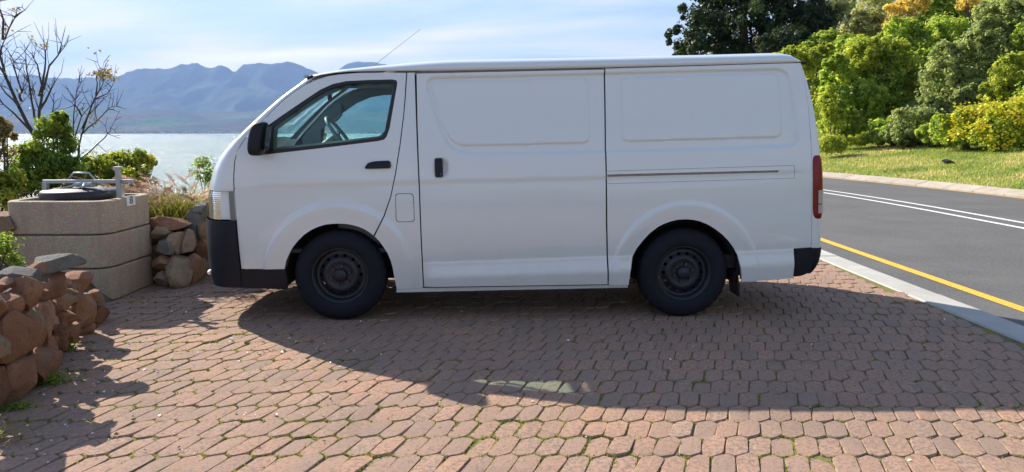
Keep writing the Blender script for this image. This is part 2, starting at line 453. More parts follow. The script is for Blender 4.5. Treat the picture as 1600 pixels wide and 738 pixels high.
su, sv, sz = proj(np.c_[spots, np.zeros(len(spots))])
vis = (su > -10) & (su < 1610) & (sv < 745) & (sz > 1)
near_left = (spots[:, 0] < -2.55 - 0.25 * (spots[:, 1] - 3.6)) 
order = np.where(vis & ~near_left)[0]; order = order[np.argsort(sz[order])]
single = set(order[:300].tolist())
bed = mk('paving', [(-3.5, -5.2, -0.008), (KERB_IN, -5.2, -0.008), (KERB_IN, 13.4, -0.008), (-3.5, 13.4, -0.008)], [(0, 1, 2, 3)], None)
tag(bed, kind='structure')
def m_bed():
    b = NB('joint_sand_and_moss'); p = b.pos()
    n1 = b.noise(2.2, 4, 0.6, p); n2 = b.noise(38, 4, 0.7, p)
    sand = b.ramp(n2, [(0.3, (0.09, 0.07, 0.055)), (0.7, (0.22, 0.175, 0.13))])
    f = b.ramp(b.math('ADD', b.math('MULTIPLY', n1, 0.6), b.math('MULTIPLY', n2, 0.4)), [(0.40, (0, 0, 0)), (0.56, (1, 1, 1))])
    c = b.mix(f, sand, (0.17, 0.18, 0.04))
    return b.done(b.bsdf(Base_Color=c, Roughness=1.0, Specular_IOR_Level=0.1, Normal=b.bump(n2, 0.8, 0.01)))
bed.data.materials.append(m_bed())
pav_me = []
for V, Fs, T in PGEO:
    me = bpy.data.meshes.new('paver'); me.from_pydata([tuple(v) for v in V], [], Fs + T); me.materials.append(M_PAV_O); me.update(); pav_me.append(me)
SV, SQ, ST, SR = [], [], [], []
vo = 0
for i, (x, y) in enumerate(spots):
    g = random.randrange(8); rz = random.gauss(0, R(2.0)); tx, ty = random.gauss(0, R(1.1)), random.gauss(0, R(1.1))
    jx, jy, jz = random.gauss(0, 0.0018), random.gauss(0, 0.0028), random.gauss(0, 0.0026)
    if i in single:
        o = link('paver', pav_me[g], bed, (x + jx, y + jy, jz)); o.rotation_euler = (tx, ty, rz)
    else:
        V, Fs, T = PGEO[g]
        W = V.copy(); c, s_ = math.cos(rz), math.sin(rz)
        W[:, 0], W[:, 1] = V[:, 0] * c - V[:, 1] * s_, V[:, 0] * s_ + V[:, 1] * c
        W[:, 2] += -W[:, 0] * ty + W[:, 1] * tx
        SV.append(W + np.array([x + jx, y + jy, jz])); SR.append(np.full(len(W), random.random()))
        Q = np.array(Fs) + vo; tq = np.array(T) + vo
        ST.append(np.concatenate([Q[:, [0, 1, 2]], Q[:, [0, 2, 3]], tq])); vo += len(W)
o = mk_np('paver_field', np.concatenate(SV), np.concatenate(ST), M_PAV_S, bed, rnd=np.concatenate(SR)); tag(o, kind='stuff')

# ---- moss and weeds in the joints
def joint_points(n, prob):
    idx = rng.integers(0, len(spots), n); e = rng.integers(0, 6, n); t = rng.uniform(0, 1, n)
    P = spots[idx] + hexv[e] * (1 - t)[:, None] + hexv[(e + 1) % 6] * t[:, None]
    keep = rng.uniform(0, 1, n) < prob(P[:, 0], P[:, 1])
    return P[keep]
def moss_prob(x, y):
    n = 0.5 + 0.5 * np.sin(x * 3.1 + 1.7 * np.sin(y * 2.3)) * np.sin(y * 3.7 + 1.9 * np.sin(x * 1.9 + 1))
    lit = np.where(x < 0.6, 1.0, 0.55) * np.where(y < 3.75, 1.0, np.where(x < -0.3 - (y - 3.7) * 0.9, 0.75, 0.10))
    return n ** 1.6 * lit * 1.4 + 0.05
P2 = joint_points(150000, moss_prob); P2 = P2[(P2[:, 1] < 6.2) & (P2[:, 1] > 2.2)]
n_t = len(P2); bl = 5
P3 = np.repeat(np.c_[P2 + rng.normal(0, 0.0025, P2.shape), np.full(n_t, -0.012)], bl, 0)
ang = rng.uniform(0, 2 * np.pi, len(P3)); hgt = rng.uniform(0.008, 0.021, len(P3)); w = rng.uniform(0.0025, 0.006, len(P3))
lean = rng.normal(0, 0.006, (len(P3), 2))
d2 = np.stack([np.cos(ang), np.sin(ang), 0 * ang], 1)
V = np.stack([P3 - d2 * w[:, None], P3 + d2 * w[:, None], P3 + np.c_[lean, hgt]], 1).reshape(-1, 3)
M_MOSS = leafmat('joint_moss', (0.055, 0.085, 0.014), (0.125, 0.165, 0.022), (0.25, 0.25, 0.06), 0.3, 0.8, gain=1.7)
o = mk_np('joint_moss', V, np.arange(len(V)).reshape(-1, 3), M_MOSS, rnd=np.repeat(np.repeat(rng.uniform(0, 1, n_t), bl), 3))
tag(o, 'short green moss and weeds in the joints of the brick paving', 'moss', kind='stuff')

# ---- petals, grit and leaf litter lying on the pavers
n = 520
px_ = np.concatenate([rng.uniform(-3.0, -0.9, 380), rng.uniform(-2.5, 3.3, 140)]); py_ = np.concatenate([rng.uniform(3.0, 6.6, 380), rng.uniform(2.9, 6.0, 140)])
P = np.c_[px_, py_, np.full(n, 0.006)]
V, Fq = leaf_arrays(P, np.tile([0, 0, 1.0], (n, 1)), rng.gamma(2.0, 0.0055, n) + 0.004, 0.7, 0.35, 0.2)
b_ = NB('petals_and_litter'); c_ = b_.ramp(b_.attr(), [(0.0, (0.12, 0.08, 0.05)), (0.35, (0.35, 0.27, 0.18)), (0.5, (0.75, 0.72, 0.68)), (1.0, (0.82, 0.80, 0.78))])
M_LIT = b_.done(b_.bsdf(Base_Color=c_, Roughness=0.7))
tag(mk_np('fallen_petals', V, Fq, M_LIT, rnd=np.repeat(rng.uniform(0, 1, n), 4)), 'pale petals and leaf litter scattered over the paving', 'litter', kind='stuff')

# ================================================================== FAR: sea, shore, mountains, haze
def m_sea():
    b = NB('sea_water'); p = b.pos()
    mp = b.n('ShaderNodeMapping', Vector=p, Rotation=(0, 0, R(25)), Scale=(1.0, 0.45, 1.0)).outputs[0]
    n1 = b.noise(0.16, 5, 0.62, mp); n2 = b.noise(0.9, 3, 0.6, mp); n3 = b.noise(0.012, 3, 0.5, mp)
    h = b.math('ADD', b.math('MULTIPLY', n1, 1.4), b.math('MULTIPLY', n2, 0.55))
    c = b.ramp(n3, [(0.3, (0.14, 0.22, 0.19)), (0.7, (0.22, 0.30, 0.25))])
    return b.done(b.bsdf(Base_Color=c, Roughness=0.27, IOR=1.33, Specular_IOR_Level=0.5, Normal=b.bump(h, 1.0, 4.2)))
o = mk('sea', [(-17000, -3000, SEA_Z), (17000, -3000, SEA_Z), (17000, 9000, SEA_Z), (-17000, 9000, SEA_Z)], [(0, 1, 2, 3)], m_sea()); tag(o, kind='structure')

def vnoise(x, y, seed=0, octv=5, gain=0.5):
    """value noise on arrays"""
    rr = np.random.default_rng(seed); T = rr.uniform(-1, 1, (256, 256)); out = 0; a = 1.0
    for k in range(octv):
        xi, yi = np.floor(x).astype(int), np.floor(y).astype(int); fx, fy = x - xi, y - yi
        fx = fx * fx * (3 - 2 * fx); fy = fy * fy * (3 - 2 * fy)
        g = lambda i, j: T[(i + 17 * k) % 256, (j + 31 * k) % 256]
        out = out + a * ((g(xi, yi) * (1 - fx) + g(xi + 1, yi) * fx) * (1 - fy) + (g(xi, yi + 1) * (1 - fx) + g(xi + 1, yi + 1) * fx) * fy)
        x, y, a = x * 2.03, y * 2.03, a * gain
    return out
def sheet(name, xs, ys, zf, mat):
    X, Y = np.meshgrid(xs, ys); Z = zf(X, Y); n_ = len(xs)
    i_ = (np.arange(len(ys) - 1)[:, None] * n_ + np.arange(n_ - 1)[None]).ravel()
    o = mk_np(name, np.stack([X, Y, Z], -1).reshape(-1, 3), np.stack([i_, i_ + 1, i_ + n_ + 1, i_ + n_], 1), mat, smooth=True)
    return tag(o, kind='structure')
def m_shore():
    b = NB('far_shore_land'); p = b.pos()
    n1 = b.noise(0.0011, 5, 0.6, p); n2 = b.noise(0.012, 4, 0.7, p); vo = b.n('ShaderNodeTexVoronoi', Scale=0.0016, Vector=p).outputs['Color']
    c = b.ramp(n1, [(0.35, (0.06, 0.065, 0.05)), (0.55, (0.09, 0.095, 0.065)), (0.70, (0.16, 0.165, 0.10))])
    c = b.mix(0.3, c, b.mix(1.0, vo, (0.22, 0.24, 0.10), 'MULTIPLY'))
    c = b.mix(b.ramp(n2, [(0.45, (0, 0, 0)), (0.6, (0.8, 0.8, 0.8))]), c, (0.03, 0.045, 0.025))
    z = b.n('ShaderNodeSeparateXYZ', i0=p).outputs[2]
    c = b.mix(b.math('LESS_THAN', z, -11.0), c, (0.5, 0.45, 0.36))
    return b.done(b.bsdf(Base_Color=c, Roughness=1.0, Specular_IOR_Level=0.0))
def shore_z(X, Y):
    t = (Y - 6300) / 4200
    return SEA_Z - 1 + 5 * np.clip((Y - 6300) / 120, 0, 1) + 14 * ss(0.02, 0.25, t) + 330 * ss(0.15, 1.0, t) * (0.75 + 0.35 * vnoise(X / 1900, Y / 1900, 3)) + 12 * vnoise(X / 300, Y / 300, 5) * ss(0.05, 0.2, t)
sheet('far_shore', np.linspace(-15500, 15500, 240), np.concatenate([np.linspace(6300, 6600, 8), np.linspace(6700, 10800, 46)]), shore_z, m_shore())
RIDGE = [(-900, 150), (-400, 128), (-150, 118), (-40, 122), (40, 117), (75, 120), (118, 122), (150, 119), (185, 117), (215, 108), (240, 107), (265, 106), (282, 102), (300, 99), (312, 100), (325, 104), (342, 102), (355, 106), (368, 111), (374, 106), (380, 99), (386, 97.5), (412, 98), (418, 96.5), (428, 97.5), (455, 98), (472, 102), (485, 107), (497, 113), (515, 120), (528, 110), (540, 101), (560, 97), (580, 97), (600, 100), (640, 112), (700, 120), (800, 128), (1000, 118), (1300, 132), (2500, 150)]
rpx = np.array([q[0] for q in RIDGE]); rpy = np.array([q[1] for q in RIDGE])
YR = 13200.0
rX = np.array([at_y(a, b_2, YR).x for a, b_2 in RIDGE]); rZ = np.array([at_y(a, b_2, YR).z for a, b_2 in RIDGE])
def mount_z(X, Y):
    h = np.interp(X, rX, rZ) + 12 * vnoise(X / 230, X * 0 + 3.3, 8, 4, 0.6) + 26 * (0.35 - np.abs(vnoise(X / 330, X * 0 + 7.7, 18, 5, 0.6)))
    t = (Y - 10300) / (YR - 10300)
    up = np.where(t <= 1, 0.18 + 0.82 * np.clip(t, 0, 1) ** 1.35, 1 - 0.5 * (t - 1))
    rg = np.abs(vnoise(X / 900 + 0.3 * vnoise(X / 2000, Y / 2000, 9), Y / 1600, 11, 4))
    k = np.clip(1 - np.abs(t - 1) * 5, 0, 1)
    z = h * up - (1 - k) * rg * 330 * np.clip(t, 0, 1) ** 0.5 + 25 * (1 - k) * vnoise(X / 350, Y / 350, 13)
    return np.minimum(z, h * 1.0 + 9 * vnoise(X / 170, Y / 400, 4, 4))
b_ = NB('mountain_rock_and_scrub'); p_ = b_.pos()
c_ = b_.ramp(b_.noise(0.002, 6, 0.65, p_), [(0.35, (0.035, 0.045, 0.03)), (0.6, (0.07, 0.075, 0.055)), (0.75, (0.14, 0.13, 0.11))])
sheet('mountains', np.linspace(-15500, 15500, 620), np.concatenate([np.linspace(10300, 12600, 24), np.linspace(12700, 13700, 21), np.linspace(13900, 14800, 4)]), mount_z, b_.done(b_.bsdf(Base_Color=c_, Roughness=1.0, Specular_IOR_Level=0.0)))
# far town: too small to tell one house from another
n = 420; tx_ = rng.normal(-1600, 2400, n); ty_ = 6560 + rng.gamma(1.5, 180, n); tz_ = shore_z(tx_, ty_)
bs = np.array([(sx, sy, sz_) for sz_ in (0, 1) for sy in (-0.5, 0.5) for sx in (-0.5, 0.5)])
dim = np.stack([rng.uniform(14, 34, n), rng.uniform(12, 20, n), rng.uniform(5, 10, n)], 1)
V = (np.stack([tx_, ty_, tz_], 1)[:, None] + bs[None] * dim[:, None]).reshape(-1, 3)
q = np.array([(0, 1, 5, 4), (1, 3, 7, 5), (3, 2, 6, 7), (2, 0, 4, 6), (4, 5, 7, 6)])
b_ = NB('far_town_walls'); M_TOWN = b_.done(b_.bsdf(Base_Color=b_.ramp(b_.attr(), [(0.0, (0.25, 0.12, 0.08)), (0.4, (0.5, 0.46, 0.4)), (1.0, (0.8, 0.8, 0.78))]), Roughness=0.8))
tag(mk_np('far_town', V, (q[None] + 8 * np.arange(n)[:, None, None]).reshape(-1, 4), M_TOWN, rnd=np.repeat(rng.uniform(0, 1, n), 8)), 'tiny pale houses of a town along the far shore', 'town', kind='stuff')
# air
bm = bmesh.new(); add_box(bm, (0, 6000, 720 - 15), (36000, 19600, 1440))
hz = bm_obj('haze', bm, None); hm, hnt, hout = mat_new('sea_haze')
hv = hnt.nodes.new('ShaderNodeVolumePrincipled'); hv.inputs['Color'].default_value = (0.36, 0.57, 1.0, 1); hv.inputs['Density'].default_value = 4.7e-5; hv.inputs['Anisotropy'].default_value = 0.1
hnt.links.new(hv.outputs[0], hout.inputs['Volume']); hz.data.materials.append(hm); tag(hz, 'thin blue haze in the air over the bay', 'haze', kind='stuff')
# ================================================================== VAN
VAN_W = 1.695; VAN_YAW = math.atan2(0.10, 2.58)
van = empty('panel_van', (0.01, 5.38, 0), VAN_YAW)
tag(van, 'white panel van parked nose to the left on the brick paving', 'van')
ex = (math.cos(VAN_YAW), math.sin(VAN_YAW)); ey = (-ex[1], ex[0])
def side_y(x, z):
    x = np.asarray(x, float); z = np.asarray(z, float)
    s = 0.15 * (np.clip(z - 0.98, 0, None) / 0.87) ** 1.5 + 0.055 * (np.clip(0.72 - z, 0, None) / 0.5) ** 2
    return s + 0.20 * np.clip(-1.72 - x, 0, None) ** 2 + 0.10 * np.clip(x - 1.75, 0, None) ** 2
def vplane(px, py, yl):
    """photo pixel -> van-local (x, z) on the vertical plane at local depth yl"""
    d = ray(px, py); o = (0 - 0.01, 0 - 5.38)
    dy = d[0] * ey[0] + d[1] * ey[1]; oy = o[0] * ey[0] + o[1] * ey[1]
    t = (yl - oy) / dy
    return (o[0] * ex[0] + o[1] * ex[1] + t * (d[0] * ex[0] + d[1] * ex[1]), CAMH + t * d[2])
def VP(px, py):
    yl = 0.0
    for _ in range(6):
        x, z = vplane(px, py, yl); yl = float(side_y(x, z))
    return (x, z)
def VPs(pts): return np.array([VP(*p) for p in pts])
def vf(pts, yl): return np.array([vplane(*p, yl) for p in pts])

# ---- materials
def m_vanpaint():
    b = NB('white_van_paint'); p = b.pos()
    dirt = b.noise(7, 5, 0.65, p); z = b.n('ShaderNodeSeparateXYZ', i0=p).outputs[2]
    lowf = b.n('ShaderNodeMapRange', Value=z, i1=0.75, i2=0.3, i3=0.0, i4=0.30).outputs[0]
    c = b.mix(b.math('MULTIPLY', lowf, dirt), (0.66, 0.71, 0.725), (0.40, 0.37, 0.33))
    c = b.mix(b.math('MULTIPLY', b.ramp(dirt, [(0.5, (0, 0, 0)), (0.8, (1, 1, 1))]), 0.10), c, (0.56, 0.54, 0.50))
    return b.done(b.bsdf(Base_Color=c, Roughness=b.math('ADD', 0.30, b.math('MULTIPLY', dirt, 0.12)), Coat_Weight=1.0, Coat_Roughness=0.03, Specular_IOR_Level=0.5))
M_VAN = m_vanpaint()
M_BLK = plain('black_bumper_plastic', (0.008, 0.0105, 0.018), 0.5, spec=0.3, nscale=30, bump=0.12, bscale=400)
M_SEAL = plain('black_rubber_seal', (0.01, 0.01, 0.011), 0.5)
M_INNER = plain('dark_inner_metal', (0.035, 0.037, 0.042), 0.7)
M_TRIM = plain('grey_cab_trim', (0.19, 0.20, 0.21), 0.75, nscale=40)
M_DASH = plain('grey_dashboard_plastic', (0.24, 0.25, 0.26), 0.6, nscale=60)
M_UNDER = plain('dirty_underbody', (0.02, 0.019, 0.018), 0.9, nscale=12, namt=0.5)
M_GLASS = thin_glass('tinted_window_glass', (0.70, 0.92, 0.88), 0.8)
M_CLEAR = thin_glass('clear_lamp_lens', (0.93, 0.96, 0.97), 1.0)
M_CHROME = plain('silver_reflector', (0.86, 0.88, 0.88), 0.35, 0.1)
M_TYRE = plain('tyre_rubber', (0.010, 0.012, 0.019), 0.8, spec=0.25, nscale=25, namt=0.35, bump=0.15, bscale=150)
M_STEEL = plain('black_steel_wheel', (0.013, 0.016, 0.025), 0.45, 0.2, nscale=35, namt=0.4)
M_NUT = plain('grey_wheel_nut', (0.09, 0.09, 0.095), 0.4, 0.8)
M_RED = plain('red_tail_lens', (0.20, 0.004, 0.007), 0.25, coat=0.15, spec=0.3)
M_WLENS = plain('pale_tail_lens', (0.42, 0.38, 0.36), 0.2, coat=0.3)
M_AMBER = plain('amber_lamp', (0.7, 0.22, 0.08), 0.3)
M_MIRR = plain('mirror_glass', (0.85, 0.87, 0.88), 0.02, 1.0)

# ---- distance helpers for the pressed lines
def seg_dist(P, A, B):
    d = B - A; t = np.clip(((P - A) @ d) / (d @ d + 1e-12), 0, 1)
    return np.linalg.norm(P - (A + t[:, None] * d), axis=1)
def inside(P, poly):
    x, y = P[:, 0], P[:, 1]; c = np.zeros(len(P), bool); n = len(poly)
    for i in range(n):
        (x0, y0), (x1, y1) = poly[i], poly[(i + 1) % n]
        if y0 == y1: continue
        k = (y0 > y) != (y1 > y)
        c ^= k & (x < (x1 - x0) * (y - y0) / (y1 - y0) + x0)
    return c
def sdist(P, poly):
    poly = np.asarray(poly); d = np.full(len(P), 9.0)
    for i in range(len(poly)): d = np.minimum(d, seg_dist(P, poly[i], poly[(i + 1) % len(poly)]))
    return np.where(inside(P, poly), -d, d)
def round_poly(pts, r, seg=6):
    pts = [np.array(p, float) for p in pts]; out = []; n = len(pts)
    for i in range(n):
        a, b_, c = pts[i - 1], pts[i], pts[(i + 1) % n]
        u, v = a - b_, c - b_; lu, lv = np.linalg.norm(u), np.linalg.norm(v)
        k = min(r, lu * 0.45, lv * 0.45)
        p0, p1 = b_ + u / lu * k, b_ + v / lv * k
        for j in range(seg + 1):
            t = j / seg; out.append((1 - t) ** 2 * p0 + 2 * t * (1 - t) * b_ + t * t * p1)
    return np.array(out)
RECESS = round_poly(VPs([(661, 122), (800, 119), (948, 115), (1100, 111), (1232, 108), (1241, 160), (1249, 228), (1100, 234), (948, 238), (740, 241), (706, 236), (688, 205)]), 0.10)
PAN_A = round_poly(VPs([(672, 128), (919, 123), (921, 223), (722, 228), (705, 220), (694, 200)]), 0.05)
PAN_B = round_poly(VPs([(971, 122), (1216, 115), (1222, 214), (973, 221)]), 0.05)
BELT = VPs([(400, 293), (620, 286), (948, 278), (1290, 267)])
LOWC = VPs([(640, 412), (948, 401), (1290, 387)])
FWH, RWH = VP(531, 433), VP(1069, 430)
HANDLE_POCKET = VP(690, 263)
def press(x, z):
    """depth of the pressings (positive = inwards)"""
    P = np.stack([x, z], 1); d = np.zeros(len(P))
    d += 0.018 * ss(0.008, -0.010, sdist(P, RECESS))
    d -= 0.007 * ss(0.004, -0.004, sdist(P, PAN_A)) + 0.007 * ss(0.004, -0.004, sdist(P, PAN_B))
    zb = np.interp(x, BELT[:, 0], BELT[:, 1])
    fade = ss(-1.95, -1.6, x) * ss(2.25, 2.0, x)
    d += fade * (0.006 * ss(0.012, -0.012, z - zb) - 0.006 * ss(0.0, -0.22, z - zb))
    zl = np.interp(x, LOWC[:, 0], LOWC[:, 1])
    rF = np.hypot(x - FWH[0], z - FWH[1]); rR = np.hypot(x - RWH[0], z - RWH[1])
    fl = ss(0.50, 0.62, rF) * ss(-0.72, -0.58, x)
    d -= fl * (0.004 * ss(0.005, -0.008, z - zl) + 0.030 * ss(0.0, -0.13, z - zl))
    for r_ in (rF, rR):
        d -= 0.012 * ss(0.560, 0.538, r_) - 0.010 * ss(0.53, 0.41, r_)
    q = np.hypot((x - HANDLE_POCKET[0]) / 0.062, (z - HANDLE_POCKET[1]) / 0.075)
    d += 0.022 * ss(1.0, 0.35, (np.abs((x - HANDLE_POCKET[0]) / 0.062) ** 4 + np.abs((z - HANDLE_POCKET[1]) / 0.078) ** 4) ** 0.25)
    d += 0.0008 * vnoise(x * 2.3 + 5, z * 2.3 + 9, 31, 2)
    return d
def resample(poly, step):
    poly = np.asarray(poly, float); out = []
    for i in range(len(poly)):
        a, b_ = poly[i], poly[(i + 1) % len(poly)]; k = max(1, int(round(np.linalg.norm(b_ - a) / step)))
        for j in range(k): out.append(a + (b_ - a) * j / k)
    return np.array(out)
def offset_loop(poly, o):
    poly = np.asarray(poly); t = np.roll(poly, -1, 0) - np.roll(poly, 1, 0); n = np.stack([t[:, 1], -t[:, 0]], 1); n /= np.linalg.norm(n, axis=1, keepdims=True) + 1e-9
    return poly + n * o
FEATURE = []
for po, w_ in ((RECESS, 0.010), (PAN_A, 0.0045), (PAN_B, 0.0045)):
    for o_ in (-w_, 0, w_): FEATURE.append(offset_loop(resample(po, 0.011), o_))
for li, offs in ((BELT, (-0.012, 0, 0.012)), (LOWC, (-0.008, 0, 0.005))):
    xs_ = np.arange(-2.1, 2.3, 0.013); zs_ = np.interp(xs_, li[:, 0], li[:, 1])
    for o_ in offs: FEATURE.append(np.stack([xs_, zs_ + o_], 1))
for wh in (FWH, RWH):
    for r_ in (0.560, 0.549, 0.538):
        a_ = np.arange(0, math.pi, 0.022); FEATURE.append(np.stack([wh[0] + r_ * np.cos(a_), wh[1] + r_ * np.sin(a_)], 1))
FEATURE = np.concatenate(FEATURE)
def cdt(outer, holes, step, feat=False):
    loops = [resample(outer, step)] + [resample(h, step) for h in holes]
    mn, mx = loops[0].min(0), loops[0].max(0)
    X, Z = np.meshgrid(np.arange(mn[0] + step / 2, mx[0], step), np.arange(mn[1] + step / 2, mx[1], step)); G = np.stack([X.ravel(), Z.ravel()], 1)
    if feat:
        fd = np.array([np.min((FEATURE[:, 0] - g[0]) ** 2 + (FEATURE[:, 1] - g[1]) ** 2) for g in G]); G = np.concatenate([G[fd > (0.6 * step) ** 2], FEATURE])
    ok = inside(G, loops[0])
    for h in loops[1:]: ok &= ~inside(G, h)
    G = G[ok]
    if len(G):
        B = np.concatenate(loops)
        near = np.array([np.min((B[:, 0] - g[0]) ** 2 + (B[:, 1] - g[1]) ** 2) for g in G]); G = G[near > (0.4 * step) ** 2]
    pts, edges, o = [], [], 0
    for L in loops:
        pts += [Vector(p) for p in L]; edges += [(o + i, o + (i + 1) % len(L)) for i in range(len(L))]; o += len(L)
    pts += [Vector(p) for p in G]
    vs, es, fs, *_ = delaunay_2d_cdt(pts, edges, [], 0, 1e-6)
    P = np.array([(v.x, v.y) for v in vs]); T = np.array([f for f in fs if len(f) == 3])
    c = P[T].mean(1); ok = inside(c, loops[0])
    for h in loops[1:]: ok &= ~inside(c, h)
    T = T[ok]
    a = P[T]; area = (a[:, 1, 0] - a[:, 0, 0]) * (a[:, 2, 1] - a[:, 0, 1]) - (a[:, 1, 1] - a[:, 0, 1]) * (a[:, 2, 0] - a[:, 0, 0])
    T[area < 0] = T[area < 0][:, ::-1]
    return P, T[np.abs(area) > 1e-9]
def bound_edges(T):
    cnt = {}
    for t in T:
        for i in range(3):
            e = (t[i], t[(i + 1) % 3]); k = (min(e), max(e))
            cnt[k] = None if k in cnt else e
    return [e for e in cnt.values() if e]
def panel(name, outer, mat, parent, holes=(), step=0.02, ret=0.02, off=0.0, far=False, detail=True, smooth=True):
    """a skin panel following the van's side; its rim is turned inwards"""
    P, T = cdt(outer, holes, step, detail)
    y = side_y(P[:, 0], P[:, 1]) + (press(P[:, 0], P[:, 1]) if detail else 0) + off
    V = np.stack([P[:, 0], y, P[:, 1]], 1); n0 = len(V); Fs = [tuple(t) for t in T]
    if ret:
        ring = {}; VV = []
        for e in bound_edges(T):
            q = []
            for i in e:
                if i not in ring:
                    ring[i] = (n0 + len(VV), n0 + len(VV) + 1); VV += [V[i], V[i] + np.array([0, ret, 0])]
                q.append(ring[i])
            Fs.append((q[0][0], q[0][1], q[1][1], q[1][0]))
        V = np.concatenate([V, np.array(VV)])
    if far:
        V = V.copy(); V[:, 1] = VAN_W - V[:, 1]; Fs = [f[::-1] for f in Fs]
    return mk(name, V, Fs, mat, parent, smooth)

# ---- outlines measured on the photograph
ARCH_F = [(444.6, 420.6), (447, 408), (451.5, 397.6), (457, 387), (465, 377), (475, 367), (486, 359.6), (497, 354.5), (509, 351), (520, 349.8), (530, 349.5), (540, 350), (550.6, 351.7), (560, 354.3), (569, 358), (577, 362.8), (583.5, 367.8)]
ARCH_F2 = [(585.5, 369.5), (593, 377), (599, 385.5), (605.5, 395.5), (610.5, 407), (613.5, 418), (616, 432), (618.6, 450.5)]
ARCH_R = [(980.5, 444), (983.5, 424), (988, 401), (995, 388), (1004.5, 376), (1015, 364.5), (1027.6, 355), (1037, 350), (1048, 346), (1059, 343.4), (1071, 342.7), (1083, 343.5), (1094, 346), (1106, 351), (1117, 357.6), (1128, 366), (1138, 376), (1146, 387), (1152, 399), (1155.5, 420), (1157, 439)]
DOOR_REAR = [(634.6, 114), (632.5, 150), (630, 180), (624.5, 225), (617.5, 270), (609.5, 308), (599, 338), (591, 354), (583.5, 367.8)]
DOOR_TOP = [(634.6, 114), (600, 113.6), (560, 114.2), (530, 116.5), (513, 119.3), (497, 124), (480, 131.5), (462, 143), (446, 155), (428, 172), (410, 190), (391, 209), (380, 222), (372, 236), (367.5, 252), (366, 275), (367, 310), (370.5, 350), (377.5, 420.3)]
door_o = VPs(DOOR_TOP[::1] + [(377.5, 420.3)] + ARCH_F + DOOR_REAR[::-1][1:-1])
FRAME_O = [(388.5, 233), (387.5, 240), (392, 243), (417, 241.5), (500, 232), (590, 220.8), (600, 218.5), (604, 214), (609, 200), (621, 130), (619.5, 125.6), (612, 124.3), (575, 125.2), (541, 127), (520, 131.5), (500, 140.5), (476, 156.5), (440, 181), (414, 199.5)]
GLASS_O = [(424, 234.6), (500, 226.5), (585, 216.2), (597, 213.5), (601, 206), (607, 180), (615.5, 133), (612.5, 129), (575, 129.6), (543, 131.5), (522, 136.5), (503, 145.5), (480, 160.5), (445, 185), (426, 199.5)]
frame_o = VPs(FRAME_O); glass_o = VPs(GLASS_O)
PILLAR = [(636.4, 114), (647.6, 113.6), (650, 190), (654, 290), (657.5, 380), (661.2, 447.5), (660, 450), (620.2, 452)] + ARCH_F2[::-1][1:] + [(592.5, 355.5), (600.7, 339), (611, 308.5), (619, 270.5), (626, 225.5), (631.5, 180), (634.2, 150)]
FLAP = [(617.5, 306), (619, 303.4), (622, 302.6), (642, 302.4), (645, 304), (646.4, 307), (648, 343), (646.5, 346), (643.5, 347), (623, 347.4), (620, 346), (618.4, 343)]
SLIDE = [(651, 115.2), (800, 112), (943.6, 108.9), (945.4, 240), (946.6, 350), (948, 443), (663, 447.4), (659.4, 380), (656, 290), (652.4, 190)]
QUART = [(946.0, 107.6), (1100, 103.2), (1251, 98.6), (1256, 122), (1262, 160), (1267, 220), (1268.5, 300), (1268, 345), (1267.5, 386.5), (1240, 388.5), (1238.5, 410), (1236, 433.5), (1200, 436.5)] + ARCH_R[::-1] + [(950.2, 444.2), (949, 350), (947.6, 240)]
RAILBOX = [(948.8, 267.6), (1241.5, 258.6), (1241.5, 278.5), (949.2, 287.4)]
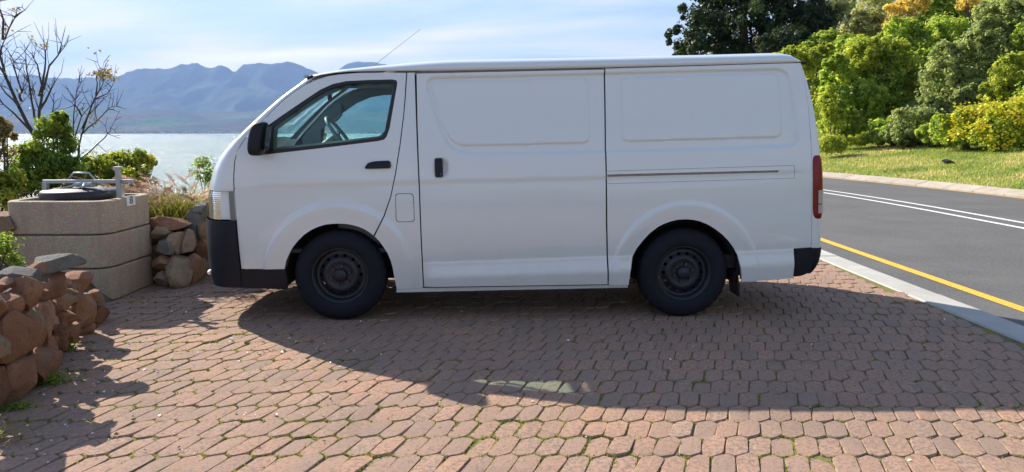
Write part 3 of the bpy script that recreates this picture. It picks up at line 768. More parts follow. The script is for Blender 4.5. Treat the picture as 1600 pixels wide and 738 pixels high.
for fr in (False, True):
    pre = dict(far=fr)
    door = panel('front_door', door_o, M_VAN, van, [frame_o], 0.018, **pre)
    panel('window_seal', frame_o, M_SEAL, door, [glass_o], 0.03, 0.03, 0.004, detail=False, **pre)
    panel('door_glass', glass_o, M_GLASS, door, [], 0.05, 0, 0.014, detail=False, **pre)
    panel('pillar_panel', VPs(PILLAR), M_VAN, van, [] if fr else [VPs(FLAP)], 0.018, **pre)
    panel('sliding_door', VPs(SLIDE), M_VAN, van, [], 0.012, **pre)
    panel('rear_quarter_panel', VPs(QUART), M_VAN, van, [VPs([(948.9, 272.9), (1216.5, 266.2), (1216.5, 269.7), (949.2, 276.6)])], 0.012, **pre)
    rl = panel('slide_rail', VPs([(947, 270), (1220, 263), (1220, 273), (947, 281)]), plain('rail_channel_metal', (0.30, 0.29, 0.24), 0.5, 0.2) if not fr else bpy.data.materials['rail_channel_metal'], van, [], 0.05, 0, 0.022, detail=False, **pre)
    # thin joint lines that outline the rail cover
    rb = VPs(RAILBOX)
    for a, b_ in ((0, 1), (1, 2), (2, 3)):
        bm = bmesh.new()
        k = 40; pts = []
        for i in range(k + 1):
            q = rb[a] + (rb[b_] - rb[a]) * i / k
            yy = float(side_y(q[0], q[1]) + press(np.array([q[0]]), np.array([q[1]]))[0]) - 0.0002
            pts.append((q[0], VAN_W - yy if fr else yy, q[1]))
        add_tube(bm, pts, 0.0011, 5)
        bm_obj('rail_cover_joint', bm, M_SEAL, rl)
    # sill strip under the sliding door
    panel('sill', VPs([(619.5, 452.5), (661, 450), (980, 445), (981, 449.4), (800, 453), (620, 457)]), M_VAN, van, [], 0.03, 0.05, -0.004, detail=False, **pre)
    # dark inner frame behind the shut lines
    inner = VPs([(377, 226), (372, 236), (369, 260), (370, 310), (374, 350), (380, 418), (447, 418)] + [(x, y - 1.0) for x, y in ARCH_F[2:]] + [(x + 1.2, y - 0.6) for x, y in ARCH_F2[:-1]] + [(622, 449), (800, 446), (978, 441)] + [(x, y - 1.2) for x, y in ARCH_R[1:-1]] + [(1159, 437), (1234, 430), (1262, 384), (1264, 300), (1262, 220), (1256, 150), (1248, 103), (950, 111), (648, 117), (560, 117), (530, 119.5), (500, 126.5), (462, 146.5), (428, 175.5), (391, 212)])
    panel('inner_frame', inner, M_INNER, van, [VPs([(424, 235.5), (500, 227.5), (585, 217.2), (598, 214.5), (602, 206), (608, 180), (616.5, 132.5), (613, 128), (575, 128.6), (543, 130.5), (521, 135.5), (502, 144.5), (479, 159.5), (444, 184), (425, 198.5)])], 0.05, 0, 0.034, detail=False, **pre)
    # lining round the cab window
    panel('cab_trim', VPs([(391, 218), (400, 300), (620, 300), (640, 117), (560, 118), (530, 121), (500, 128), (462, 149), (428, 178)]), M_TRIM, van, [VPs([(428, 231), (590, 213), (599, 205), (612, 137), (608, 133), (560, 134), (535, 138), (505, 150), (470, 173), (430, 202)])], 0.04, 0.0, 0.075, detail=False, **pre)
    # black door handles
    hd = round_poly(VPs([(569, 264), (575, 254.5), (586, 252), (610, 251), (611.5, 263)]), 0.02)
    panel('door_handle', hd, M_BLK, van, [], 0.02, 0.03, -0.016, detail=False, **pre)
    panel('sliding_door_handle', round_poly(VPs([(679.3, 247.5), (691.3, 247), (692.3, 276.5), (680.5, 277.5)]), 0.012), M_BLK, van, [], 0.02, 0.035, -0.012, detail=False, **pre)
panel('fuel_flap', VPs([(x + (0.9 if x < 632 else -0.9), y + (0.9 if y < 325 else -0.9)) for x, y in FLAP]), M_VAN, van, [], 0.02)
for px in ((610.2, 258.2), (689, 272.5)):
    x, z = VP(*px); bm = bmesh.new(); add_lathe(bm, [(0.0, -0.002), (0.007, -0.002), (0.007, 0.004)], (x, float(side_y(x, z)) - 0.017, z), (0, 1, 0), (1, 0, 0), (0, 0, 1), 14)
    bm_obj('key_lock', bm, M_NUT, van)

# ---- nose
EDGE = VPs([(492, 120), (480, 129), (462, 141), (446, 153), (428, 170), (410, 188), (391, 207), (379, 221), (370.5, 236), (366, 252), (364.5, 275), (365.5, 310), (369, 350), (376, 420), (378, 452)])
SIL = vf([(490, 117), (478, 121), (465, 131), (450, 143), (436, 154.5), (420, 168), (400, 186), (385, 200), (366, 219), (352, 233.5), (342, 246), (333, 263), (327, 285), (325, 305), (324.5, 345), (325, 385), (329, 420), (331, 447)], 0.28)
eo = np.argsort(EDGE[:, 1]); so = np.argsort(SIL[:, 1])
def xe(z): return np.interp(z, EDGE[eo, 1], EDGE[eo, 0])
def xc(z):
    xs_ = np.interp(z, SIL[so, 1], SIL[so, 0]); e = xe(z); return e + (xs_ - e) / 0.86
YC = VAN_W / 2
def nose(t, z, off=0.0):
    """t: 0 near side .. 1 centre .. 2 far side"""
    far = t > 1; tt = 2 - t if far else t
    ph = tt * math.pi / 2; e = float(xe(z)); y0 = float(side_y(e, z)); n = 2.6
    c, s_ = max(math.cos(ph), 1e-6) ** (2 / n), max(math.sin(ph), 1e-6) ** (2 / n)
    x = e + (float(xc(z)) - e) * s_; y = YC - (YC - y0) * c
    x -= off * math.sin(ph); y -= off * math.cos(ph)
    return (x, VAN_W - y if far else y, z)
def nose_patch(name, t0, t1, zf0, zf1, mat, parent, off=0.0, nt=40, nz=16, smooth=True, rib=0.0, ribs=0):
    V = []; 
    for j in range(nz + 1):
        for i in range(nt + 1):
            t = t0 + (t1 - t0) * i / nt
            a = zf0(t) if callable(zf0) else zf0; b_ = zf1(t) if callable(zf1) else zf1
            z = a + (b_ - a) * j / nz
            V.append(nose(t, z, off + (rib * math.sin(j / nz * ribs * 2 * math.pi) if ribs else 0)))
    Fq = [(j * (nt + 1) + i, j * (nt + 1) + i + 1, (j + 1) * (nt + 1) + i + 1, (j + 1) * (nt + 1) + i) for j in range(nz) for i in range(nt)]
    return mk(name, V, Fq, mat, parent, smooth)
ZB = VP(367, 345)[1]; ZL = VP(366, 299)[1]; ZT = EDGE[0][1]; ZW = VP(384, 216)[1]; Z0 = VP(372, 449)[1]
nose_patch('front_panel', 0, 2, ZL, ZW, M_VAN, van, 0, 80, 22)
nose_patch('grille_panel', 0.62, 1.38, ZB, ZL, M_VAN, van, 0, 40, 6)
gr = nose_patch('grille', 0.72, 1.28, ZB + 0.02, ZL - 0.05, M_BLK, van, 0.008, 30, 6)
for k_ in (0, 2):                                      # windscreen pillars
    f = (lambda t: t) if k_ == 0 else (lambda t: 2 - t)
    wp = nose_patch('windscreen_pillar', f(0.0), f(0.20), ZW, ZT, M_VAN, van, 0, 10, 24)
    nose_patch('pillar_trim', f(0.02), f(0.21), ZW - 0.02, ZT, M_TRIM, wp, -0.03, 8, 24)
nose_patch('windscreen', 0.20, 1.80, ZW, ZT - 0.035, M_GLASS, van, -0.004, 60, 24)
nose_patch('windscreen_header', 0.20, 1.80, ZT - 0.035, ZT, M_VAN, van, 0, 60, 3)
bp = nose_patch('front_bumper', 0, 2, Z0, ZB, M_BLK, van, 0.016, 80, 16)
for fr in (False, True):
    panel('bumper_end', VPs([(366, 346.5), (369.5, 346.5), (376.3, 421.5), (446, 421.5), (448.3, 430), (448.5, 452), (400, 450.5), (372, 449.5)]), M_BLK, bp, [], 0.03, 0.04, -0.008, far=fr, detail=False)
    f = (lambda t: 2 - t) if fr else (lambda t: t)
    hl = nose_patch('headlight', f(0.0), f(0.62), ZB + 0.004, ZL - 0.004, M_CHROME, van, -0.035, 20, 10)
    nose_patch('lens', f(0.02), f(0.60), ZB + 0.006, ZL - 0.006, M_CLEAR, hl, 0.002, 22, 66, rib=0.00022, ribs=14)
    nose_patch('bezel', f(-0.001), f(0.035), ZB + 0.002, ZL - 0.002, plain('grey_lamp_bezel', (0.20, 0.21, 0.22), 0.35, 0.5) if not fr else bpy.data.materials['grey_lamp_bezel'], hl, 0.004, 4, 6)
    nose_patch('amber_marker', f(0.26), f(0.32), ZB + 0.115, ZB + 0.140, M_AMBER, hl, -0.016, 4, 3)
    x, y, z = nose(f(0.5), VP(338, 431)[1], 0.018)
    bm = bmesh.new(); bmesh.ops.create_icosphere(bm, subdivisions=2, radius=1, matrix=Matrix.Translation((x, y, z)) @ Matrix.Diagonal((0.02, 0.045, 0.022, 1))); bm_obj('bumper_lamp', bm, M_CHROME, bp, True)

# ---- rear end
RSIL = vf([(1259, 98), (1266, 112), (1272, 140), (1277.5, 170), (1281, 205), (1283.5, 240), (1284, 300), (1283.5, 345), (1283, 388), (1280, 434)], 0.06)
ro = np.argsort(RSIL[:, 1])
REDGE = VPs([(1251, 98.6), (1256, 122), (1262, 160), (1267, 220), (1268.5, 300), (1268, 345), (1267.5, 386.5), (1262, 434)]); qo = np.argsort(REDGE[:, 1])
def rear(t, z, off=0.0):
    far = t > 1; tt = 2 - t if far else t
    ph = tt * math.pi / 2; e = float(np.interp(z, REDGE[qo, 1], REDGE[qo, 0])); y0 = float(side_y(e, z)); x1 = float(np.interp(z, RSIL[ro, 1], RSIL[ro, 0])) + 0.012
    n = 7.0; c, s_ = max(math.cos(ph), 1e-6) ** (2 / n), max(math.sin(ph), 1e-6) ** (2 / n)
    x = e + (x1 - e) * s_ + 0.05 * tt ** 3; y = YC - (YC - y0) * c
    x += off * math.sin(ph); y -= off * math.cos(ph)
    return (x, VAN_W - y if far else y, z)
def tgrid(t0, t1, n):
    """denser near the corners"""
    u = np.linspace(0, 1, n + 1); return t0 + (t1 - t0) * u
def rear_patch(name, t0, t1, z0, z1, mat, parent, off=0.0, nt=60, nz=16, tuck=0.0):
    V = []
    for j in range(nz + 1):
        for t in tgrid(t0, t1, nt): V.append(rear(float(t), z0 + (z1 - z0) * j / nz, off - tuck * (1 - j / nz) ** 3))
    Fq = [(j * (nt + 1) + i + 1, j * (nt + 1) + i, (j + 1) * (nt + 1) + i, (j + 1) * (nt + 1) + i + 1) for j in range(nz) for i in range(nt)]
    return mk(name, V, Fq, mat, parent, True)
ZRT = REDGE[0][1]; ZRB = VP(1250, 388)[1]; ZR0 = VP(1240, 433)[1]
tg = rear_patch('tailgate', 0, 2, ZRB, ZRT, M_VAN, van, 0, 120, 24)
rear_patch('rear_window', 0.55, 1.45, 1.22, 1.66, M_GLASS, tg, 0.004, 30, 8)
rbp = rear_patch('rear_bumper', 0, 2, ZR0 + 0.012, ZRB - 0.004, M_BLK, van, 0.010, 120, 12, tuck=0.075)
for fr in (False, True):
    panel('bumper_end', round_poly(VPs([(1242, 389), (1270, 387), (1270, 412), (1263, 426), (1252, 431), (1238.5, 432.5), (1241, 400)]), 0.02), M_BLK, rbp, [], 0.03, 0.05, -0.008, far=fr, detail=False)
    f = (lambda t: 2 - t) if fr else (lambda t: t)
    za, zb = VP(1272, 344)[1], VP(1275, 241)[1]
    V = []; nz = 26; ts = [f(t) for t in (0.0, 0.03, 0.07, 0.12, 0.18, 0.26, 0.36, 0.46)]
    for j in range(nz + 1):
        k = j / nz; ed = 0.018 * (1 - abs(2 * k - 1) ** 8) - 0.004
        for i, t in enumerate(ts):
            e = ed if 0 < i < len(ts) - 1 else -0.006
            x, y, z = rear(t, za + (zb - za) * k, e); V.append((x - (0.012 if i == 0 else 0), y, z))
    m_ = len(ts); Fq = [(j * m_ + i + 1, j * m_ + i, (j + 1) * m_ + i, (j + 1) * m_ + i + 1) for j in range(nz) for i in range(m_ - 1)]
    tl = mk('tail_light', V, Fq, M_RED, van, True)
    for (ya, yb) in ((318, 297), (333, 319.5)):
        pa, pb = VP(1275, ya)[1], VP(1275, yb)[1]
        V = [rear(f(t), z, 0.0185) for z in np.linspace(pa, pb, 5) for t in (0.025, 0.04, 0.07, 0.12, 0.20, 0.36)]
        Fq = [(j * 6 + i + 1, j * 6 + i, (j + 1) * 6 + i, (j + 1) * 6 + i + 1) for j in range(4) for i in range(5)]
        mk('clear_section', V, Fq, M_WLENS, tl, True)

# ---- roof
DRIP = VPs([(491, 120.5), (500, 117.8), (520, 114.8), (545, 112.2), (580, 111.2), (640, 110.6), (800, 107.6), (950, 104.6), (1100, 101), (1251, 97)])
xF_side, xF_mid = float(xe(ZT)), float(xc(ZT)); xR_side, xR_mid = float(DRIP[-1, 0]), float(RSIL[0, 0]) + 0.02
prof = [(0.0, -0.004), (-0.008, 0.004), (-0.010, 0.018), (-0.002, 0.036), (0.018, 0.054), (0.05, 0.068), (0.10, 0.078), (0.18, 0.087), (0.30, 0.095), (0.48, 0.101), (0.70, 0.104)]
prof = prof + [(None, d) for _, d in prof[::-1]]
na = 70; V = []; m_ = len(prof)
for i in range(na + 1):
    a = i / na; a = a ** 1.25
    for k in range(m_):
        far = k >= m_ // 2; dy, dz = prof[k] if not far else prof[m_ - 1 - k]
        w = min(1.0, max(0.0, dy) / 0.8)
        bl = (1 - (1 - w) ** 2.6) ** (1 / 2.6)
        xa = xF_side + (xF_mid - xF_side) * bl; xb = xR_side + (xR_mid - xR_side) * min(1, (max(0, dy) / 0.2)) ** 0.5
        x = xa + (xb - xa) * a
        xs_ = xF_side + (xR_side - xF_side) * a
        zd = float(np.interp(xs_, DRIP[:, 0], DRIP[:, 1])); y0 = float(side_y(xs_, zd))
        g = float(ss(-0.03, 0.30, a)) * 0.90 + 0.10
        endr = math.sqrt(max(0.0, 1 - max(0.0, (a - 0.955) / 0.045) ** 2)); g *= 0.12 + 0.88 * endr
        y = y0 + dy
        V.append((x, VAN_W - y if far else y, zd + dz * g))
Fq = [(i * m_ + k + 1, i * m_ + k, (i + 1) * m_ + k, (i + 1) * m_ + k + 1) for i in range(na) for k in range(m_ - 1)]
Fq.append(tuple(na * m_ + k for k in range(m_)))
roof = mk('roof', V, Fq, M_VAN, van, True)
for px in ((484, 121.5), (1256, 98.5)):
    x, z = VP(*px); bm = bmesh.new(); add_box(bm, (x, float(side_y(x, z)) + 0.012, z), (0.05, 0.03, 0.022), Matrix.Rotation(R(-25 if px[0] < 600 else 4), 3, 'Y'), 0.006)
    bm_obj('gutter_cap', bm, M_BLK, roof)
a0, a1 = vplane(592, 96, 1.45), vplane(656, 46.5, 1.45)
bm = bmesh.new(); add_tube(bm, [(a0[0] - 0.05, 1.45, a0[1] - 0.04), (a1[0], 1.45, a1[1])], [0.0024, 0.0014], 6); bmesh.ops.create_icosphere(bm, subdivisions=1, radius=0.004, matrix=Matrix.Translation((a1[0], 1.45, a1[1])))
bm_obj('aerial', bm, M_NUT, van)

# ---- underside, wheel housings
bm = bmesh.new()
add_box(bm, (0.0, YC, 0.36), (1.70, 1.45, 0.10)); add_box(bm, (-0.05, YC, 0.30), (4.2, 0.7, 0.14)); add_box(bm, (1.95, YC, 0.42), (0.7, 1.5, 0.10)); add_box(bm, (-2.0, YC, 0.36), (0.5, 1.4, 0.12))
add_box(bm, (0.05, YC, 0.80), (4.2, 1.0, 0.04))
bm_obj('underbody', bm, M_UNDER, van)
for wx_ in (FWH[0], RWH[0]):
    bm = bmesh.new(); add_tube(bm, [(wx_, 0.15, 0.33), (wx_, VAN_W - 0.15, 0.33)], 0.045, 10); bm_obj('axle', bm, M_UNDER, van)
for (wx, wz) in (FWH, RWH):
    for fr in (False, True):
        bm = bmesh.new(); rr_ = 0.405; n = 28; rows = []
        for k in range(n + 1):
            a = math.pi * (-0.06 + 1.12 * k / n)
            x, z = wx + rr_ * math.cos(a), wz + rr_ * math.sin(a)
            y0 = float(side_y(x, z)) + 0.020
            rows.append([bm.verts.new((x, VAN_W - y if fr else y, z)) for y in (y0, 0.38)])
        for p0, p1 in zip(rows, rows[1:]): bm.faces.new((p0[0], p0[1], p1[1], p1[0]))
        bm.faces.new([q[1] for q in rows])
        bm_obj('wheel_housing', bm, M_UNDER, van)
for fr in (False, True):
    a, b_, c, d_ = VP(1141, 410), VP(1153, 410), VP(1160, 463), VP(1143, 455)
    bm = bmesh.new(); vs = []
    for y in (0.05, 0.26):
        for i, q in enumerate((b_, c)):
            for dx in (-0.006, 0.006): vs.append(bm.verts.new((q[0] + dx - (0.03 if i else 0.0), VAN_W - y if fr else y, q[1])))
    bmesh.ops.convex_hull(bm, input=vs); bm_obj('mud_flap', bm, M_BLK, van)

# ---- wheels
TR, TW = 0.340, 0.195
def wheel(wx, fr):
    """wheel disc and rim, with tyre, hub cap and nuts as its pieces"""
    c = Vector((wx, 0.035 if not fr else VAN_W - 0.035, TR)); ay = Vector((0, 1, 0)) if not fr else Vector((0, -1, 0))
    u, v = Vector((1, 0, 0)), Vector((0, 0, 1))
    bm = bmesh.new()
    add_lathe(bm, [(0.196, 0.012), (0.208, 0.006), (0.212, 0.012), (0.206, 0.022), (0.190, 0.030), (0.184, 0.05), (0.178, 0.085), (0.178, 0.17), (0.205, 0.19)], c, ay, u, v, 64)
    holes = []
    for k in range(14):
        a = k * 2 * math.pi / 14; h = np.array((0.146 * math.cos(a), 0.146 * math.sin(a)))
        holes.append([h + 0.0125 * np.array((math.cos(q), math.sin(q))) for q in np.arange(0, 2 * math.pi, math.pi / 5)])
    outer = [np.array((0.180 * math.cos(q), 0.180 * math.sin(q))) for q in np.arange(0, 2 * math.pi, 2 * math.pi / 64)]
    P, T = cdt(outer, holes, 0.012)
    r = np.hypot(P[:, 0], P[:, 1])
    dep = np.interp(r, [0, 0.085, 0.098, 0.112, 0.128, 0.150, 0.166, 0.180], [0.040, 0.040, 0.034, 0.032, 0.040, 0.058, 0.066, 0.062])
    vs = [bm.verts.new(c + u * float(P[i, 0]) + v * float(P[i, 1]) + ay * float(dep[i])) for i in range(len(P))]
    for t in T: bm.faces.new([vs[i] for i in t])
    w = bm_obj('wheel', bm, M_STEEL, van, True)
    bm = bmesh.new()
    g = [(0.200, 0.020), (0.207, 0.004), (0.222, -0.006), (0.250, -0.012), (0.278, -0.010), (0.300, 0.000), (0.316, 0.012), (0.331, 0.022), (0.338, 0.034)]
    for y in (0.055, 0.085, 0.115): g += [(TR, y - 0.006), (TR - 0.007, y - 0.005), (TR - 0.007, y + 0.003), (TR, y + 0.004)]
    g += [(0.338, 0.161), (0.326, 0.176), (0.300, 0.192), (0.250, 0.205), (0.205, 0.19)]
    rings = add_lathe(bm, g, c, ay, u, v, 96)
    # shoulder blocks
    for k in range(0, 96):
        if k % 3 == 0:
            for i in (7, 8):
                q = rings[i][k]; q.co = c + ay * ((q.co - c).dot(ay)) + (q.co - c - ay * ((q.co - c).dot(ay))) * 0.975
    bm_obj('tyre', bm, M_TYRE, w, True)
    bm = bmesh.new(); add_lathe(bm, [(0.0, 0.004), (0.040, 0.006), (0.048, 0.012), (0.050, 0.040)], c, ay, u, v, 32); bm_obj('hub_cap', bm, M_NUT if False else M_STEEL, w, True)
    for k in range(6):
        a = k * math.pi / 3 + 0.3; p = c + (u * math.cos(a) + v * math.sin(a)) * 0.070
        bm = bmesh.new(); add_lathe(bm, [(0.0, 0.014), (0.008, 0.015), (0.0105, 0.020), (0.0105, 0.042)], p, ay, u, v, 6); bm_obj('wheel_nut', bm, M_NUT, w)
    return w
for wx in (FWH[0], RWH[0]):
    for fr in (False, True): wheel(wx, fr)

# ---- mirrors
for fr in (False, True):
    sg = -1 if fr else 1; fy = lambda y: VAN_W - y if fr else y
    mc = vplane(405, 217, -0.10)
    bm = bmesh.new(); bmesh.ops.create_cube(bm, size=1)
    bmesh.ops.subdivide_edges(bm, edges=bm.edges[:], cuts=5, use_grid_fill=True)
    for v in bm.verts:
        q = v.co * 2; k = 1 / max(1e-6, (abs(q.x) ** 4 + abs(q.y) ** 4 + abs(q.z) ** 4) ** 0.25); q = q * k * max(abs(q.x), abs(q.y), abs(q.z))
        x = q.x * 0.052 + 0.030 * (q.z) * 0.7 - 0.012 * (1 - q.z * q.z); tap = 1 - 0.12 * q.z
        v.co = (mc[0] + x, fy(-0.10 + q.y * 0.085 * tap), mc[1] + q.z * 0.118)
    if True:
        mr = bm_obj('door_mirror', bm, M_BLK, van, True)
    bm = bmesh.new()
    vs = [bm.verts.new((mc[0] + 0.060 + 0.02 * z_ / 0.118, fy(y_), mc[1] + z_)) for (y_, z_) in ((-0.16, -0.085), (-0.04, -0.085), (-0.04, 0.085), (-0.16, 0.085))]; bm.faces.new(vs)
    bm_obj('mirror_glass', bm, M_MIRR, mr)
    bm = bmesh.new(); add_tube(bm, [(mc[0] + 0.0, fy(-0.03), mc[1] - 0.07), (mc[0] + 0.02, fy(0.06), mc[1] - 0.085)], [0.026, 0.034], 10); bm_obj('mirror_arm', bm, M_BLK, mr, True)

# ---- cab interior
def prism(name, prof_xz, y0, y1, mat, parent, bev=0.02):
    bm = bmesh.new(); f = bm.faces.new([bm.verts.new((x, y0, z)) for x, z in prof_xz]); r_ = bmesh.ops.extrude_face_region(bm, geom=[f])
    for e in r_['geom']:
        if isinstance(e, bmesh.types.BMVert): e.co.y = y1
    bmesh.ops.bevel(bm, geom=bm.edges[:], offset=bev, segments=2, affect='EDGES')
    return bm_obj(name, bm, mat, parent, False)
d0 = vf([(438, 236), (447, 214), (470, 207), (500, 203), (520, 207), (527, 222), (528, 250)], 0.6)
dash = prism('dashboard', [(-2.10, 0.85), (-2.12, 1.03)] + [(-1.98, 1.085), (-1.80, 1.135), (-1.62, 1.16), (-1.52, 1.14), (-1.47, 1.05), (-1.50, 0.85)], 0.12, VAN_W - 0.12, M_DASH, van)
prism('instrument_hood', [(-1.66, 1.14), (-1.62, 1.20), (-1.50, 1.205), (-1.44, 1.17), (-1.47, 1.10)], 1.06, 1.50, M_DASH, dash, 0.015)
swc = vplane(531, 208, 1.25)
bm = bmesh.new(); ax = Vector((0.80, 0, 0.60)); u = Vector((0, 1, 0)); v = ax.cross(u)
cc = Vector((swc[0], 1.26, swc[1] - 0.02))
for k in range(40):
    pass
ring = []
for k in range(41):
    a = k * 2 * math.pi / 40; ring.append(cc + (u * math.cos(a) + v * math.sin(a)) * 0.185)
add_tube(bm, ring, 0.016, 8, False)
for a in (R(20), R(160), R(270)): add_tube(bm, [cc - ax * 0.03, cc + (u * math.cos(a) + v * math.sin(a)) * 0.18], [0.022, 0.014], 6)
add_tube(bm, [cc - ax * 0.03, cc - ax * 0.35], [0.045, 0.05], 10); add_tube(bm, [cc - ax * 0.04, cc - ax * 0.01], [0.07, 0.06], 14)
bm_obj('steering_wheel', bm, M_DASH, van, True)
def grab(pts, yl, mat=M_TRIM):
    q = [vplane(*p, yl) for p in pts]; bm = bmesh.new(); add_tube(bm, [(x, yl, z) for x, z in q], 0.014, 8); return bm_obj('grab_handle', bm, mat, van, True)
grab([(439, 187), (447, 186), (457, 180), (466, 172), (470, 163), (465, 158)], 0.20)
grab([(510, 187), (517, 190.5), (525, 188), (533, 179), (535, 170), (530, 163)], VAN_W - 0.20)
q = [vplane(*p, YC) for p in ((497, 139), (503, 146), (512, 148))]
bm = bmesh.new(); add_tube(bm, [(x, YC, z) for x, z in q], 0.012, 6); x, z = vplane(515, 149, YC); add_box(bm, (x, YC, z), (0.035, 0.24, 0.085), Matrix.Rotation(R(12), 3, 'Z'), 0.012)
bm_obj('rear_view_mirror', bm, M_SEAL, van)
for yy in (0.42, 1.27):
    st = prism('seat', [(-1.30, 0.55), (-1.32, 0.80), (-1.24, 0.86), (-0.86, 0.82), (-0.74, 1.32), (-0.66, 1.34), (-0.64, 1.30), (-0.72, 0.55)], yy - 0.25, yy + 0.25, M_TRIM, van, 0.03)
bm = bmesh.new(); add_box(bm, (-0.52, YC, 1.08), (0.02, 1.36, 1.16)); bm_obj('bulkhead', bm, M_INNER, van)
bm = bmesh.new(); add_box(bm, (-1.0, YC, 1.795), (1.05, 1.30, 0.02)); bm_obj('headlining', bm, plain('cab_headlining', (0.35, 0.36, 0.36), 0.9), van)
bm = bmesh.new(); add_box(bm, (-1.25, YC, 0.52), (1.45, 1.5, 0.03)); bm_obj('cab_floor', bm, M_INNER, van)
# ================================================================== LEFT SIDE: stone walls, bin, garden
def m_stone(name, c0, c1, c2, lichen):
    b = NB(name); p = b.pos(); r = b.n('ShaderNodeObjectInfo').outputs['Random']
    n1 = b.noise(7.5, 6, 0.7, p); n2 = b.noise(30, 6, 0.75, p); n3 = b.noise(180, 3, 0.7, p)
    c = b.ramp(b.math('ADD', b.math('MULTIPLY', n1, 0.7), b.math('MULTIPLY', r, 0.3)), [(0.3, c0), (0.55, c1), (0.75, c2)])
    c = b.mix(b.ramp(n2, [(0.52, (0, 0, 0)), (0.66, (0.7, 0.7, 0.7))]), c, tuple(x * 0.5 for x in c0))
    c = b.mix(b.ramp(b.noise(9, 5, 0.7, p), [(0.55, (0, 0, 0)), (0.68, (lichen, lichen, lichen))]), c, (0.27, 0.27, 0.24))
    h = b.math('ADD', n2, b.math('MULTIPLY', n3, 0.35))
    return b.done(b.bsdf(Base_Color=c, Roughness=0.92, Specular_IOR_Level=0.2, Normal=b.bump(h, 1.0, 0.03)))
M_RED_ST = m_stone('red_sandstone', (0.25, 0.12, 0.07), (0.41, 0.215, 0.13), (0.54, 0.33, 0.215), 0.4)
M_TAN_ST = m_stone('tan_sandstone', (0.29, 0.19, 0.12), (0.43, 0.30, 0.195), (0.55, 0.42, 0.29), 0.5)
M_GREY_ST = m_stone('grey_lichened_stone', (0.17, 0.165, 0.15), (0.29, 0.28, 0.26), (0.40, 0.39, 0.36), 0.9)
M_SOIL = plain('earth_core', (0.06, 0.05, 0.04), 1.0, nscale=20, namt=0.4, bump=0.8, bscale=40)
def stone(name, c, size, mat, parent, seed, sub=4, cuts=14):
    rr = np.random.default_rng(seed)
    bm = bmesh.new(); bmesh.ops.create_icosphere(bm, subdivisions=sub, radius=1.0)
    P = np.array([v.co[:] for v in bm.verts])
    P = np.sign(P) * np.abs(P) ** 0.80                      # blockier than a ball
    for k in range(cuts):
        n = rr.normal(0, 1, 3); n /= np.linalg.norm(n); d = rr.uniform(0.50, 0.80)
        q = np.clip(P @ n - d, 0, None); P = P - q[:, None] * n * 0.97
    nz = vnoise(P[:, 0] * 1.7 + seed, P[:, 1] * 1.7 + P[:, 2] * 1.3, seed % 50, 4); P = P * (1 + 0.035 * nz)[:, None]
    P /= np.abs(P).max(0)
    P = P * np.array(size) / 2
    for v, p in zip(bm.verts, P): v.co = p
    o = bm_obj(name, bm, mat, parent, True, tuple(c)); o.data.set_sharp_from_angle(angle=R(24))
    return o
BASE = [(-60, 700), (0, 648), (40, 625), (90, 575), (120, 540), (165, 502)]
def base_pt(px):
    py = np.interp(px, [q[0] for q in BASE], [q[1] for q in BASE]); return ground(px, py)
# near wall
NEAR = [(-8, 62, 412, 446, 'g', .16), (22, 66, 424, 484, 'r', .02), (47, 76, 410, 428, 'r', .02), (40, 124, 397, 430, 'g', .22), (102, 144, 418, 462, 'r', .10), (113, 149, 460, 512, 'r', .02), (139, 163, 456, 482, 't', .10),
        (141, 168, 476, 508, 'r', .0), (84, 123, 482, 508, 'r', .0), (60, 88, 464, 508, 'r', .05), (-6, 33, 455, 500, 'r', .02), (-8, 52, 484, 564, 'r', -.02), (30, 59, 480, 534, 't', .02), (54, 86, 478, 530, 'r', .02), (37, 83, 528, 606, 'r', -.03),
        (3, 50, 560, 628, 'r', -.04), (-28, 6, 518, 566, 't', .0), (-34, 9, 576, 634, 'r', .0), (64, 89, 522, 564, 'r', .0), (84, 107, 508, 550, 'r', .0), (99, 122, 500, 536, 'r', .0), (90, 116, 450, 463, 't', .06), (65, 95, 440, 474, 'r', .10),
        (74, 102, 424, 456, 'r', .15), (84, 112, 458, 487, 't', .04), (-50, 2, 440, 500, 'r', .1), (110, 132, 528, 545, 'r', 0.0), (120, 150, 505, 524, 'r', .0), (72, 92, 556, 582, 'r', 0.0), (-60, -20, 500, 580, 'r', .0)]
wall = empty('stone_wall', (*ground(90, 575), 0)); wall.name = 'stone_wall'
tag(wall, 'low rubble wall of red boulders at the left edge in front of the concrete bin', 'wall')
wo = Vector(wall.location)
SM = {'g': M_GREY_ST, 'r': M_RED_ST, 't': M_TAN_ST}
for k, (x0, x1, y0, y1, m_, back) in enumerate(NEAR):
    px, py = (x0 + x1) / 2, (y0 + y1) / 2; X, Y = base_pt(px); Y = Y + 0.10 + back
    c = at_y(px, py, Y); s_ = (Y * math.cos(PITCH) + (CAMH - c.z) * math.sin(PITCH)) / FPX
    w_, h_ = (x1 - x0) * s_ * 1.10, (y1 - y0) * s_ * 1.08
    stone('stone', c - wo, (w_, 0.5 * (w_ + h_) * 0.85 + 0.05, h_), SM[m_], wall, 100 + k)
k = 0
for px in range(-40, 160, 13):                               # smaller stones wedged behind and between
    for py in range(430, 640, 17):
        bpy_ = np.interp(px, [q[0] for q in BASE], [q[1] for q in BASE]); top = np.interp(px, [-40, 40, 110, 160], [440, 425, 425, 470])
        if not (top + 8 < py < bpy_ - 4): continue
        X, Y = base_pt(px); Y += 0.24; c = at_y(px + random.uniform(-5, 5), py + random.uniform(-5, 5), Y); s_ = Y / FPX; q = random.uniform(17, 27) * s_
        stone('stone', c - wo, (q, q * 1.1, q * random.uniform(0.7, 1.0)), (M_RED_ST, M_TAN_ST, M_RED_ST)[k % 3], wall, 800 + k, 3); k += 1
